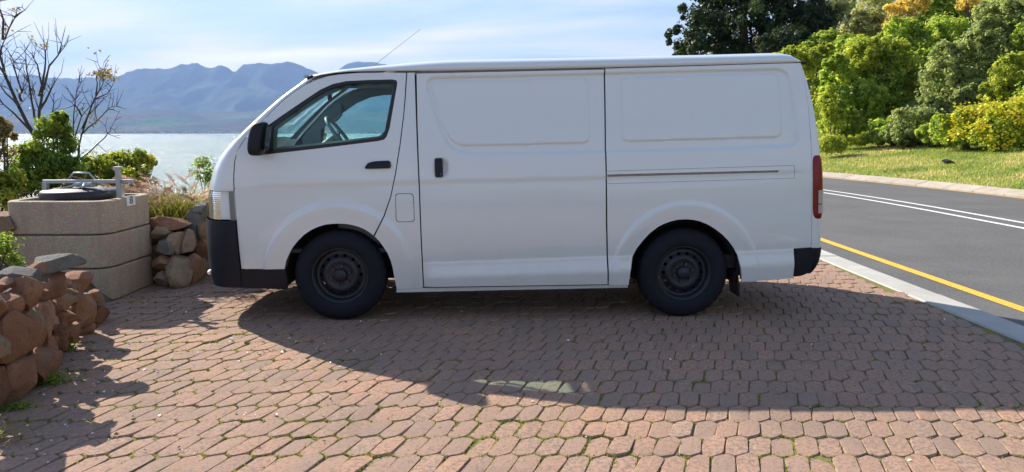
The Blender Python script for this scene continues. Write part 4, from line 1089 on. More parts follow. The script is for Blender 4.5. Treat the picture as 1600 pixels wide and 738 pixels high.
def core(name, pts, z0, h, parent, off):
    bm = bmesh.new(); top = [bm.verts.new((x - off.x, y - off.y, h - off.z)) for x, y in pts]; bot = [bm.verts.new((x - off.x, y - off.y, z0 - off.z)) for x, y in pts]
    bm.faces.new(top); n = len(pts)
    for i in range(n): bm.faces.new((top[i], bot[i], bot[(i + 1) % n], top[(i + 1) % n]))
    return bm_obj(name, bm, M_SOIL, parent)
bl_ = [base_pt(x) for x in (-60, 0, 40, 90, 120, 158)]
core('earth_core', [(x - 0.20, y + 0.16) for x, y in bl_[:-1]] + [(x - 0.55, y + 0.30) for x, y in bl_[-2::-1]], -0.05, 0.36, wall, wo)
# wall beyond the bin
FARW = [(237, 294, 339, 364, 'r', 6.85), (239, 266, 350, 372, 't', 6.75), (240, 278, 369, 400, 'g', 6.72), (268, 288, 364, 400, 't', 6.72), (281, 307, 360, 398, 't', 6.78), (242, 275, 398, 422, 'r', 6.68), (262, 304, 397, 448, 't', 6.66), (245, 268, 420, 445, 't', 6.64),
        (292, 324, 330, 402, 'g', 7.15), (294, 317, 396, 442, 'r', 6.80), (312, 333, 404, 428, 't', 7.2), (302, 323, 316, 334, 'g', 7.1), (318, 345, 345, 405, 'g', 7.3), (286, 300, 424, 444, 'r', 6.72), (322, 350, 318, 350, 't', 7.4), (226, 250, 350, 382, 'r', 6.95), (228, 252, 380, 414, 't', 6.92), (228, 250, 410, 448, 'r', 6.88), (300, 330, 372, 408, 'r', 7.05), (308, 336, 340, 378, 't', 7.1), (300, 326, 400, 440, 't', 7.0)]
wall2 = empty('stone_wall', (*ground(280, 446), 0)); tag(wall2, 'short rubble wall of tan stones between the concrete bin and the van nose', 'wall'); wo2 = Vector(wall2.location)
for k, (x0, x1, y0, y1, m_, Y) in enumerate(FARW):
    px, py = (x0 + x1) / 2, (y0 + y1) / 2; c = at_y(px, py, Y); s_ = Y / FPX
    w_, h_ = (x1 - x0) * s_ * 1.20, (y1 - y0) * s_ * 1.15
    stone('stone', c - wo2, (w_, 0.5 * (w_ + h_) + 0.10, h_), SM[m_], wall2, 300 + k)
core('earth_core', [(-3.4, 7.15), (-3.12, 7.3), (-3.02, 7.7), (-3.0, 9.5), (-3.6, 9.5), (-3.6, 7.1)], -0.05, 0.46, wall2, wo2)
for k in range(22):                                          # wall carries on behind the van
    stone('stone', Vector((-2.92 + random.uniform(-0.06, 0.06), 7.55 + 0.19 * (k // 2), 0.14 + 0.27 * (k % 2))) - wo2, (0.26, 0.27, 0.28), (M_TAN_ST, M_RED_ST, M_GREY_ST)[k % 3], wall2, 400 + k, 3)
# footing rubble under the bin
foot = empty('footing_rubble', (-3.265, 6.4, 0)); tag(foot, 'row of small stones packed along the foot of the concrete bin', 'stones')
for k in range(17):
    t = k / 16; X, Y = -3.40 + 0.12 * t + random.uniform(-0.02, 0.02), 5.93 + 0.85 * t
    stone('stone', (X + 0.33, Y - 6.4, 0.02), (random.uniform(0.07, 0.12), random.uniform(0.08, 0.13), random.uniform(0.07, 0.11)), (M_RED_ST, M_TAN_ST, M_GREY_ST)[k % 3], foot, 500 + k, 2)

# ---- concrete bin
def m_aggregate():
    b = NB('exposed_aggregate_concrete'); p = b.pos()
    vo = b.n('ShaderNodeTexVoronoi', Scale=75.0, Vector=p); vo2 = b.n('ShaderNodeTexVoronoi', Scale=150.0, Vector=p)
    n1 = b.noise(2.5, 5, 0.65, p)
    pe = b.mix(0.55, (0.44, 0.35, 0.255), b.mix(1.0, vo.outputs['Color'], (0.85, 0.66, 0.48), 'MULTIPLY'))
    c = b.mix(b.ramp(vo.outputs['Distance'], [(0.25, (0, 0, 0)), (0.6, (1, 1, 1))]), pe, (0.36, 0.285, 0.215))
    c = b.mix(b.math('MULTIPLY', n1, 0.5), c, (0.52, 0.42, 0.32))
    st = b.n('ShaderNodeMapping', Vector=p, Scale=(6.0, 6.0, 0.6)).outputs[0]
    c = b.mix(b.ramp(b.noise(1.6, 4, 0.6, st), [(0.5, (0, 0, 0)), (0.72, (0.4, 0.4, 0.4))]), c, (0.22, 0.175, 0.135))
    h = b.math('SUBTRACT', 1.0, b.math('ADD', vo.outputs['Distance'], b.math('MULTIPLY', vo2.outputs['Distance'], 0.5)))
    return b.done(b.bsdf(Base_Color=c, Roughness=0.95, Specular_IOR_Level=0.2, Normal=b.bump(h, 0.55, 0.008)))
M_AGG = m_aggregate()
M_GALV = plain('galvanised_steel', (0.36, 0.39, 0.42), 0.42, 0.75, nscale=30, namt=0.25)
M_LID = plain('black_lid_plastic', (0.010, 0.011, 0.016), 0.55, nscale=10, namt=0.3)
BX, BY, BH = -3.735, 6.40, 0.84
bin_ = empty('waste_bin', (BX, BY, 0)); tag(bin_, 'square concrete waste bin of three stacked rings with a black lid', 'bin')
def rsq(h, r, n=10):
    out = []
    for (sx, sy, a0) in ((1, 1, 0), (-1, 1, 90), (-1, -1, 180), (1, -1, 270)):
        for k in range(n + 1):
            a = R(a0 + 90 * k / n); out.append((sx * (h - r) + r * math.cos(a), sy * (h - r) + r * math.sin(a)))
    return out
def ring_mesh(z0, z1, h, r, th):
    prof = [(h - 0.006, z0), (h, z0 + 0.008), (h, z1 - 0.014), (h - 0.004, z1 - 0.004), (h - 0.014, z1), (h - th, z1), (h - th, z0)]
    bm = bmesh.new(); rows = []
    for q, z in prof: rows.append([bm.verts.new((x, y, z)) for x, y in rsq(q, max(0.03, r - (h - q)))])
    n = len(rows[0])
    for i in range(len(rows)):
        a, b_ = rows[i], rows[(i + 1) % len(rows)]
        for k in range(n): bm.faces.new((a[k], a[(k + 1) % n], b_[(k + 1) % n], b_[k]))
    return bm
for k in range(3):
    bm = ring_mesh(0.005 + k * 0.28, (k + 1) * 0.28 - 0.006, 0.425 + (0.003 if k == 1 else 0), 0.15, 0.075)
    o = bm_obj('concrete_ring', bm, M_AGG, bin_, False); o.rotation_euler = (0, 0, R((0.4, -0.5, 0.3)[k]))
LZ = BH + 0.01
bm = bmesh.new(); add_lathe(bm, [(0.0, 0.085), (0.10, 0.083), (0.20, 0.075), (0.27, 0.064), (0.293, 0.054), (0.300, 0.038), (0.300, 0.0), (0.285, -0.03), (0.28, -0.12), (0.0, -0.12)], (0.0, -0.02, LZ - 0.012), (0, 0, 1), (1, 0, 0), (0, 1, 0), 56)
lid = bm_obj('lid', bm, M_LID, bin_, True)
def bp(px, py, Y):
    c = at_y(px, py, Y); return (c.x - BX, c.y - BY, c.z)
bm = bmesh.new(); add_box(bm, (0, 0.0, BH - 0.06), (0.74, 0.74, 0.02)); bm_obj('inner_tray', bm, M_GALV, bin_)
fy = 6.33
def flatbar(name, p0, p1, w_, t_, parent, mat=M_GALV):
    p0, p1 = Vector(p0), Vector(p1); d = p1 - p0; q = d.to_track_quat('X', 'Z').to_matrix()
    bm = bmesh.new(); add_box(bm, (p0 + p1) / 2, (d.length, t_, w_), q, 0.003); return bm_obj(name, bm, mat, parent)
frame = flatbar('locking_bar', bp(68, 284, fy), bp(208, 283.5, fy), 0.030, 0.035, bin_)
flatbar('post', bp(71.5, 285, fy), bp(71, 313, fy), 0.040, 0.040, bin_); flatbar('post', bp(187.5, 288, fy + .03), bp(188.5, 310, fy + .03), 0.048, 0.048, bin_)
flatbar('hasp', bp(184, 262, fy - .03), bp(186, 290, fy - .03), 0.034, 0.045, frame); flatbar('hasp_cap', bp(178, 261.5, fy - .03), bp(191, 261.5, fy - .03), 0.010, 0.05, frame)
bm = bmesh.new(); add_tube(bm, [bp(107, 281, fy + .05), bp(115, 270.5, fy + .05), bp(139, 270.5, fy + .05), bp(148, 281, fy + .05)], 0.009, 8); bm_obj('lid_handle', bm, M_GALV, lid, True)
flatbar('brace', bp(90, 297, fy + 0.02), bp(128, 287, fy - 0.05), 0.020, 0.03, frame); flatbar('latch_block', bp(121, 289, fy - .02), bp(146, 289, fy - .02), 0.040, 0.06, frame)
bm = bmesh.new(); add_tube(bm, [bp(133, 289, fy - .08), bp(129, 293, fy - .10), bp(128, 299, fy - .10)], [0.014, 0.013, 0.010], 8); bm_obj('latch', bm, M_GALV, frame, True)
# number plate
pl_x = BX + 0.425 + 0.006
d_ = ray(204.5, 313.5); t_ = pl_x / d_[0]; pc = Vector((pl_x - BX, d_[1] * t_ - BY, CAMH + d_[2] * t_))
bm = bmesh.new(); add_box(bm, pc, (0.005, 0.145, 0.088), None, 0.0015); plate = bm_obj('number_plate', bm, plain('white_plate', (0.72, 0.71, 0.66), 0.5, nscale=60), bin_)
fc = bpy.data.curves.new('digit', 'FONT'); fc.body = '8'; fc.size = 0.095; fc.align_x = 'CENTER'; fc.align_y = 'CENTER'; fc.extrude = 0.0008
fo = bpy.data.objects.new('digit_src', fc); COL.objects.link(fo); dg = bpy.context.evaluated_depsgraph_get()
me = bpy.data.meshes.new_from_object(fo.evaluated_get(dg)); bpy.data.objects.remove(fo); me.materials.append(M_SEAL)
dgo = link('digit', me, plate, pc + Vector((0.0036, 0, 0))); dgo.rotation_euler = (R(90), 0, R(90)); dgo.scale = (1.35, 0.95, 1)

# ---- shrubs and trees of the garden
L_BRIGHT = leafmat('leaf_bright_green', (0.035, 0.07, 0.012), (0.085, 0.145, 0.020), (0.17, 0.23, 0.035), 0.6, gain=2.0)
L_YELLOW = leafmat('leaf_yellow_green', (0.045, 0.075, 0.010), (0.11, 0.155, 0.018), (0.24, 0.26, 0.04), 0.6, gain=2.0)
L_OLIVE = leafmat('leaf_olive_brown', (0.05, 0.055, 0.015), (0.13, 0.12, 0.03), (0.26, 0.20, 0.06), 0.35, gain=1.5)
M_BARK = plain('grey_brown_bark', (0.075, 0.062, 0.052), 0.95, nscale=30, namt=0.4, bump=0.6, bscale=90)
def stems(name, bx, by, bz, lobes, mat, parent, n=7, r=0.014):
    bm = bmesh.new()
    for k in range(n):
        c, rad = random.choice(lobes); e = Vector(c) + Vector((random.uniform(-.6, .6) * rad[0], random.uniform(-.6, .6) * rad[1], random.uniform(-.1, .6) * rad[2]))
        p0 = Vector((bx + random.uniform(-.12, .12), by + random.uniform(-.12, .12), bz)); m1 = p0.lerp(e, 0.5) + Vector((random.uniform(-.1, .1), random.uniform(-.1, .1), 0.08))
        add_tube(bm, [p0, m1, e], [r, r * 0.7, r * 0.3], 5, False)
    return bm_obj(name, bm, mat, parent, True)
def px_lobe(px, py, wx, wy, Y, dep=None):
    c = at_y(px, py, Y); s_ = Y / FPX
    return ((c.x, c.y, c.z), (wx * s_, dep if dep else 0.8 * wx * s_, wy * s_))
def shrub(label, lobes, n, size, mat, clumps, cr=0.30, asp=0.45, name='shrub', cat='shrub', group=None, nst=8, rst=0.014, spread=0.6, zg=None, shell=(0.55, 1.0)):
    cx = sum(l[0][0] for l in lobes) / len(lobes); cy = sum(l[0][1] for l in lobes) / len(lobes)
    zb = float(ground_z(np.array([cx]), np.array([cy]))[0]) - 0.05 if zg is None else zg
    root = empty(name, (cx, cy, zb)); tag(root, label, cat, group)
    lo = [((c[0] - cx, c[1] - cy, c[2] - zb), r) for c, r in lobes]
    crown('crown', lo, n, size, mat, root, clumps, cr, asp, spread, shell)
    if nst: stems('trunk', 0, 0, 0, lo, M_BARK, root, nst, rst)
    return root
shrub('bright green leafy shrub behind the left half of the concrete bin', [px_lobe(62, 268, 42, 42, 7.7), px_lobe(85, 222, 30, 40, 7.9), px_lobe(98, 195, 15, 22, 7.8), px_lobe(45, 292, 40, 30, 7.6), px_lobe(105, 272, 30, 34, 7.8)], 13000, 0.050, L_BRIGHT, 240, 0.13)
shrub('yellow-green spreading shrub behind the right half of the concrete bin', [px_lobe(150, 275, 34, 30, 8.2), px_lobe(185, 262, 34, 24, 8.4), px_lobe(222, 258, 24, 22, 8.4), px_lobe(205, 285, 36, 22, 8.2)], 9500, 0.046, L_YELLOW, 200, 0.13)
shrub('olive and brown leafed bush cut off by the left edge of the picture', [px_lobe(2, 205, 22, 24, 7.2), px_lobe(-20, 225, 34, 34, 7.2)], 2600, 0.05, L_OLIVE, 40, 0.2)
shrub('low bright bush left of the bin below the taller shrub', [px_lobe(8, 295, 34, 34, 6.9), px_lobe(-25, 310, 40, 44, 6.8)], 3600, 0.06, L_YELLOW, 40, 0.22)
shrub('small leafy ground cover between the near stones and the bin', [px_lobe(6, 392, 20, 26, 5.6), px_lobe(-18, 400, 22, 30, 5.5), px_lobe(20, 410, 14, 12, 5.5)], 900, 0.035, L_BRIGHT, 40, 0.35, nst=5, rst=0.006, zg=0.3)
shrub('thin leafy sprig rising just left of the van headlight', [px_lobe(314, 262, 14, 14, 8.6), px_lobe(322, 280, 14, 20, 8.6)], 320, 0.055, L_BRIGHT, 26, 0.35, nst=6, rst=0.008)
# boulder behind ground cover
o = stone('garden_rock', at_y(6, 350, 6.0), (0.28, 0.3, 0.2), M_TAN_ST, None, 611); tag(o, 'tan rock lying left of the concrete bin under the bushes', 'rock')

def branch_tree(label, Y, polys, twig, leaves=None, name='bare_tree', r0=0.035, ntw=5, group=None):
    p0 = at_y(*polys[0][0], Y); zb = float(ground_z(np.array([p0.x]), np.array([Y]))[0]) - 0.05
    root = empty(name, (p0.x, Y, zb)); tag(root, label, 'tree', group); off = Vector((p0.x, Y, zb))
    bm = bmesh.new(); s_ = Y / FPX; tips = []
    for k, (poly, ra, rb_) in enumerate([(q if isinstance(q[0][0], tuple) else (q, 1.0, 0.25)) for q in polys] if False else [(q, 1.0 if i < 2 else 0.55, 0.22) for i, q in enumerate(polys)]):
        yj = random.uniform(-0.35, 0.35) if k else 0.0
        pts = [at_y(px, py, Y + yj * (j / max(1, len(poly) - 1))) - off for j, (px, py) in enumerate(poly)]
        if k < 2: pts = [Vector((pts[0].x * 0.6, 0, 0.0))] + pts
        # smooth
        fine = []
        for j in range(len(pts) - 1):
            for t in (0, 0.5): fine.append(pts[j].lerp(pts[j + 1], t) + Vector([random.gauss(0, 0.006) for _ in range(3)]))
        fine.append(pts[-1]); n = len(fine)
        add_tube(bm, fine, [r0 * (ra + (rb_ * 0.6 - ra) * j / (n - 1)) for j in range(n)], 6, False)
        for j in range(max(2, n // 3), n):                     # side twigs
            for _ in range(ntw):
                if random.random() < 0.55: continue
                d = (fine[j] - fine[j - 1]).normalized(); d = (d * 0.6 + Vector([random.gauss(0, 0.6) for _ in range(3)]) + Vector((0, 0, 0.35))).normalized()
                L = random.uniform(0.5, 1.2) * twig; a = fine[j]; m1 = a + d * L * 0.5 + Vector([random.gauss(0, 0.02) for _ in range(3)]); e = a + d * L + Vector((0, 0, 0.1 * L))
                add_tube(bm, [a, m1, e], [0.0042, 0.003, 0.0015], 4, False); tips.append(e)
                if random.random() < 0.6:
                    e2 = m1 + (d + Vector([random.gauss(0, 0.7) for _ in range(3)])).normalized() * L * 0.5; add_tube(bm, [m1, e2], [0.0035, 0.0016], 4, False); tips.append(e2)
        tips.append(fine[-1])
    bm_obj('trunk', bm, M_BARK, root, True)
    if leaves:
        mat, frac, extra = leaves; P = [t + Vector([random.gauss(0, 0.03) for _ in range(3)]) for t in tips if random.random() < frac for _ in range(4)]
        for (px, py, w_, h_, n_) in extra:
            for _ in range(n_): P.append(at_y(px + random.gauss(0, w_), py + random.gauss(0, h_), Y + random.gauss(0, 0.12)) - off)
        P = np.array([p[:] for p in P]); V, Fq = leaf_arrays(P, np.tile([0, 0, 1.0], (len(P), 1)), rng.uniform(0.03, 0.055, len(P)), 0.5, 0.8)
        mk_np('leaves', V, Fq, mat, root, rnd=np.repeat(rng.uniform(0, 1, len(P)), 4))
    return root
branch_tree('tall bare many-stemmed tree at the far left against the mountains', 8.6,
    [[(58, 232), (60, 211), (62, 175), (67, 140), (58, 101), (49, 84)], [(56, 232), (55, 218), (29, 166), (10, 120), (0, 88), (6, 62), (23, 26), (26, 13)],
     [(67, 140), (78, 104), (91, 86), (98, 73)], [(62, 150), (70, 107), (71, 81), (73, 72)], [(6, 62), (6, 32), (0, 13), (-4, -8)], [(23, 26), (39, 16)], [(29, 166), (10, 145), (-8, 125)], [(49, 208), (20, 175), (-6, 152)], [(32, 158), (32, 143), (23, 107), (18, 88)], [(55, 190), (49, 156), (42, 107), (40, 95)], [(10, 120), (-8, 95), (-20, 60)], [(62, 175), (80, 140), (86, 120)], [(60, 211), (76, 190), (84, 160)]],
    0.30, (L_OLIVE, 0.05, [(10, 50, 8, 6, 16), (24, 14, 6, 2, 14), (72, 70, 5, 3, 16), (40, 155, 16, 12, 30)]), r0=0.027, ntw=4)
branch_tree('smaller bare tree with a tuft of leaves behind the bin', 8.3,
    [[(122, 262), (123, 240), (128, 208), (146, 156), (162, 130), (159, 114)], [(118, 262), (107, 240), (127, 182), (140, 166)],
     [(114, 215), (114, 195), (117, 156), (123, 130)], [(130, 208), (150, 190), (169, 172), (182, 166)], [(125, 250), (140, 237), (166, 214), (172, 205), (176, 196)], [(146, 156), (169, 146), (179, 127)], [(128, 200), (138, 180), (150, 160)], [(127, 182), (120, 168), (112, 160)], [(150, 150), (152, 130), (150, 118)]],
    0.22, (L_OLIVE, 0.04, [(160, 116, 9, 4, 120), (178, 124, 5, 2, 24)]), r0=0.017, ntw=4)

# ---- fountain grass
def blade_arrays(B, D, L, W, bend_, seg=4):
    """curved strips: base, heading, length, width"""
    n = len(B); side = np.cross(D, [0, 0, 1.0]); side /= np.linalg.norm(side, axis=1, keepdims=True) + 1e-9
    out = np.empty((n, seg + 1, 2, 3)); hd = D.copy(); hd[:, 2] = 0; hd /= np.linalg.norm(hd, axis=1, keepdims=True) + 1e-9
    for j in range(seg + 1):
        t = j / seg; p = B + D * (L * t)[:, None] + hd * (bend_ * L * t * t)[:, None] - np.array([0, 0, 1.0]) * (bend_ * L * 0.75 * t ** 2.4)[:, None]
        w = (W * (1 - t) ** 0.7 * 0.5)[:, None]; out[:, j, 0] = p - side * w; out[:, j, 1] = p + side * w
    V = out.reshape(-1, 3); b0 = np.arange(n)[:, None] * (seg + 1) * 2
    Fq = np.concatenate([b0 + np.array([[2 * j, 2 * j + 1, 2 * j + 3, 2 * j + 2]]) for j in range(seg)], 0)
    return V, Fq
gc = at_y(272, 340, 7.5); gx0, gy0 = gc.x, 7.5; gz0 = 0.42
fg = empty('fountain_grass', (gx0, gy0, gz0)); tag(fg, 'clump of green fountain grass with pinkish plumes behind the stone wall', 'grass')
n = 2600
B = np.c_[rng.normal(0, 0.20, n), rng.normal(0, 0.15, n), np.zeros(n)]
D = np.c_[B[:, 0] * 1.6 + rng.normal(0.05, 0.22, n), B[:, 1] * 1.6 + rng.normal(0, 0.22, n), np.ones(n)]; D /= np.linalg.norm(D, axis=1, keepdims=True)
V, Fq = blade_arrays(B, D, rng.uniform(0.30, 0.62, n), rng.uniform(0.006, 0.011, n), rng.uniform(0.15, 0.6, n))
L_GRASS = leafmat('fountain_grass_blade', (0.06, 0.09, 0.015), (0.14, 0.17, 0.025), (0.28, 0.27, 0.08), 0.45, gain=1.3)
mk_np('blades', V, Fq, L_GRASS, fg, rnd=np.repeat(rng.uniform(0, 1, n), 10))
L_PLUME = leafmat('grass_plume', (0.22, 0.16, 0.125), (0.36, 0.275, 0.215), (0.52, 0.42, 0.34), 0.45, 0.8, gain=1.25)
PV, PF, PR = [], [], []; off_ = 0
for k in range(230):
    b0 = np.array([rng.normal(-0.08, 0.24), rng.normal(0, 0.15), 0.0]); d = np.array([rng.normal(-0.42, 0.36) + b0[0] * 0.8, rng.normal(-0.1, 0.25), 1.0]); d /= np.linalg.norm(d)
    L = rng.uniform(0.48, 0.86); hd = np.array([d[0], d[1], 0]); hd /= np.linalg.norm(hd) + 1e-9; bn = rng.uniform(0.35, 0.7)
    f = lambda t: b0 + d * L * t + hd * bn * L * t * t - np.array([0, 0, 1]) * bn * L * 0.62 * t ** 2.4
    ts = np.linspace(0, 1, 7); W = np.array([f(t) for t in ts]); sd = np.cross(d, [0.3, 1, 0.2]); sd /= np.linalg.norm(sd)
    st = np.stack([W - sd * 0.0013, W + sd * 0.0013], 1).reshape(-1, 3); q = np.array([[2 * j, 2 * j + 1, 2 * j + 3, 2 * j + 2] for j in range(6)])
    PV.append(st); PF.append(q + off_); PR.append(np.full(len(st), 0.6)); off_ += len(st)
    m = 110; tt = rng.uniform(0.66, 1.0, m); c = np.array([f(t) for t in tt]); tg_ = np.array([f(min(1.02, t + 0.03)) - f(t) for t in tt]); tg_ /= np.linalg.norm(tg_, axis=1, keepdims=True)
    hr = rng.normal(0, 1, (m, 3)); hr -= tg_ * (hr * tg_).sum(1)[:, None]; hr /= np.linalg.norm(hr, axis=1, keepdims=True)
    prf = 0.020 * np.sin(np.clip((tt - 0.64) / 0.37, 0, 1) * np.pi) ** 0.6 + 0.004
    e = c + hr * prf[:, None] + tg_ * 0.016; sdv = np.cross(hr, tg_) * 0.0022
    hv_ = np.stack([c - sdv, c + sdv, e + sdv * 0.4, e - sdv * 0.4], 1).reshape(-1, 3)
    PV.append(hv_); PF.append(np.arange(m * 4).reshape(m, 4) + off_); PR.append(np.full(len(hv_), rng.uniform(0, 1))); off_ += len(hv_)
mk_np('plumes', np.concatenate(PV), np.concatenate(PF), L_PLUME, fg, rnd=np.concatenate(PR))
# weeds at the wall foot
for (px, py, w_, h_, n_, lab) in ((78, 600, 26, 14, 420, 'patch of green weeds at the foot of the near red boulders'), (108, 548, 10, 10, 160, 'small green weed tuft where the boulders meet the paving'), (26, 640, 22, 8, 200, 'low weeds in the corner below the nearest boulder'), (310, 440, 10, 5, 120, 'green weed tuft at the end of the tan stone wall')):
    X, Y = ground(px, py); s_ = Y / FPX; w_e = empty('weed_clump', (X, Y, 0)); tag(w_e, lab, 'weeds')
    P = np.c_[rng.normal(0, w_ * s_ * 0.55, n_), rng.normal(0, w_ * s_ * 0.4, n_), np.abs(rng.normal(0, h_ * s_ * 0.6, n_)) + 0.006]
    V, Fq = leaf_arrays(P, np.tile([0, 0, 1.0], (n_, 1)), rng.uniform(0.012, 0.028, n_), 0.5, 0.6); mk_np('leaves', V, Fq, L_BRIGHT, w_e, rnd=np.repeat(rng.uniform(0.2, 1, n_), 4))
X, Y = ground(-14, 690); n = 90; gt = empty('grass_tuft', (X, Y, 0)); tag(gt, 'tuft of yellowing grass blades poking in at the bottom left edge', 'grass')
B = np.c_[rng.normal(0, 0.02, n), rng.normal(0, 0.02, n), np.zeros(n)]; D = np.c_[rng.normal(0.12, 0.5, n), rng.normal(0, 0.4, n), np.ones(n)]; D /= np.linalg.norm(D, axis=1, keepdims=True)
V, Fq = blade_arrays(B, D, rng.uniform(0.10, 0.24, n), rng.uniform(0.003, 0.006, n), rng.uniform(0.3, 0.9, n)); mk_np('blades', V, Fq, L_GRASS, gt, rnd=np.repeat(rng.uniform(0.5, 1, n), 10))
# ================================================================== RIGHT SIDE: bank, bushes, trees
L_MID = leafmat('leaf_mid_green', (0.04, 0.075, 0.012), (0.095, 0.145, 0.020), (0.18, 0.23, 0.04), 0.62, gain=2.9)
L_LIME = leafmat('leaf_lime_green', (0.055, 0.09, 0.010), (0.135, 0.185, 0.02), (0.24, 0.28, 0.04), 0.6, gain=2.15)
L_GREY = leafmat('leaf_grey_green', (0.045, 0.070, 0.022), (0.095, 0.130, 0.045), (0.16, 0.20, 0.075), 0.6, gain=2.5)
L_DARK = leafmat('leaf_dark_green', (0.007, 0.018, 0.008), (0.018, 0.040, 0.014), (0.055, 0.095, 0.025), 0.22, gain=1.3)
L_PALE = leafmat('leaf_pale_olive', (0.06, 0.075, 0.025), (0.14, 0.16, 0.05), (0.25, 0.26, 0.10), 0.35)
L_ORANGE = leafmat('leaf_autumn_orange', (0.10, 0.10, 0.02), (0.38, 0.20, 0.04), (0.50, 0.25, 0.06), 0.40)
L_FLOWER = leafmat('yellow_flowers', (0.48, 0.45, 0.012), (0.62, 0.60, 0.015), (0.70, 0.70, 0.04), 0.25, gain=1.0)
def bush(label, blobs, Y, n, size, mat, clumps=90, cr=0.2, name='bush', cat='bush', rst=0.05, shell=(0.6, 1.0), nst=6, asp=0.55, spread=0.5, split=True):
    """blobs in photo pixels (cx, cy, half width, half height); each blob is broken into smaller billows"""
    lobes = []
    for (px, py, w_, h_) in blobs:
        (c, r) = px_lobe(px, py, w_, h_, Y + random.uniform(-0.6, 0.6)); lobes.append((c, (r[0] * 0.86, r[1] * 0.86, r[2] * 0.86)))
        if split:
            for _ in range(7):
                d = Vector((random.gauss(0, 1), random.gauss(-0.5, 0.8), random.gauss(0.25, 0.8))).normalized(); k = random.uniform(0.28, 0.45)
                lobes.append(((c[0] + d.x * r[0] * 0.75, c[1] + d.y * r[1] * 0.75, c[2] + d.z * r[2] * 0.75), (r[0] * k, r[1] * k, r[2] * k)))
    return shrub(label, lobes, int(n * 2.3), size * 0.95, mat, int(clumps * 2.2), cr * 0.82, asp, name, cat, None, nst, rst, spread, shell=shell)
# front rank, left to right
bush('rounded dark-green bush at the foot of the slope beside the van', [(1335, 175, 50, 50), (1308, 130, 34, 46), (1375, 160, 42, 50), (1310, 190, 30, 34)], 33, 9000, 0.17, L_MID, 260, 0.17)
bush('lime green billowing bush above the dark hollow', [(1385, 118, 48, 46), (1345, 100, 44, 44), (1420, 150, 38, 46)], 34.5, 9000, 0.17, L_LIME, 260, 0.17)
bush('small grey-green bush standing alone at the lawn edge', [(1428, 196, 38, 34), (1428, 214, 42, 18), (1400, 212, 26, 16)], 27.5, 3600, 0.12, L_GREY, 120, 0.2)
bush('large feathery grey-green bush filling the right of the slope', [(1490, 130, 62, 60), (1545, 90, 62, 60), (1480, 170, 46, 40), (1590, 40, 60, 60)], 30, 15000, 0.14, L_GREY, 420, 0.15)
bush('bright lime bush at the right edge above the yellow flowers', [(1585, 118, 40, 38), (1560, 150, 30, 28), (1610, 150, 34, 34)], 27, 5200, 0.14, L_LIME, 150, 0.18)
bush('deep green bush under the orange tree', [(1440, 80, 48, 42), (1405, 62, 36, 36), (1480, 62, 40, 40)], 37, 6500, 0.17, L_MID, 200, 0.18)
bush('yellow-green bush showing behind the van roof corner', [(1252, 100, 34, 26), (1285, 108, 34, 34), (1232, 92, 24, 18)], 37, 4200, 0.17, L_LIME, 140, 0.19)
bush('pale olive bush crowning the slope below the houses', [(1355, 48, 42, 30), (1322, 60, 30, 26)], 42, 4600, 0.18, L_PALE, 150, 0.2)
bush('olive green tree crown at the top right of the slope', [(1500, 28, 48, 40), (1460, 20, 34, 34), (1545, 20, 40, 36)], 42, 6500, 0.19, L_MID, 200, 0.18)
bush('light green weeds bush right behind the van tail', [(1302, 185, 20, 34), (1292, 165, 16, 28)], 30, 2400, 0.11, L_LIME, 80, 0.22, rst=0.02)
bush('orange autumn tree on top of the slope', [(1410, 22, 26, 20), (1432, 8, 26, 14), (1392, 40, 14, 12)], 40, 2600, 0.16, L_ORANGE, 100, 0.22)
bush('small orange tinged bush at the skyline right of the autumn tree', [(1512, 8, 18, 9)], 38, 700, 0.14, L_ORANGE, 40, 0.25)
bush('leafy green bush beyond the right edge of the slope', [(1640, 60, 50, 60), (1650, 130, 46, 50)], 28, 5000, 0.15, L_MID, 140, 0.2)
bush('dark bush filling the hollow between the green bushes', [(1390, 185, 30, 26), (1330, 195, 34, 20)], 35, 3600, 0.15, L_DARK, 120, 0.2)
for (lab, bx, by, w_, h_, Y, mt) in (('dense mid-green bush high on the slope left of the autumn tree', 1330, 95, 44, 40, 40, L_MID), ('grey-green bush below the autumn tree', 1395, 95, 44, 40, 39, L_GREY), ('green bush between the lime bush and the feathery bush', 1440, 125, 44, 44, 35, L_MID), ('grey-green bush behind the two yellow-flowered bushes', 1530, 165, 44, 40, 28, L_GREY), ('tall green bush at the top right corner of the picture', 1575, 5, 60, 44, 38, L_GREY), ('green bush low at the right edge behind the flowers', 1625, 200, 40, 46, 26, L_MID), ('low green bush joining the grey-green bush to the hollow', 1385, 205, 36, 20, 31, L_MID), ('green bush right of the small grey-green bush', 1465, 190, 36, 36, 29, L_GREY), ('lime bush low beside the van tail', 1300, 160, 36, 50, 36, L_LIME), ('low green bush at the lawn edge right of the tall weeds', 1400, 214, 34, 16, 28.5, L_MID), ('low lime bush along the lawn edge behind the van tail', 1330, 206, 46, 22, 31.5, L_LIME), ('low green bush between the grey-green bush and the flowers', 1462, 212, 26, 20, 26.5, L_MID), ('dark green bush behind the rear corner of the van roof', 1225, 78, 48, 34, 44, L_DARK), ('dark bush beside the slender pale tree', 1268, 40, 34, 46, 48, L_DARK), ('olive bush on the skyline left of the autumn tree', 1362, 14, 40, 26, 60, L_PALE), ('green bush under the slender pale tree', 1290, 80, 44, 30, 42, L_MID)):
    bush(lab, [(bx, by, w_, h_)], Y, 3600, 0.17, mt, 110, 0.18)
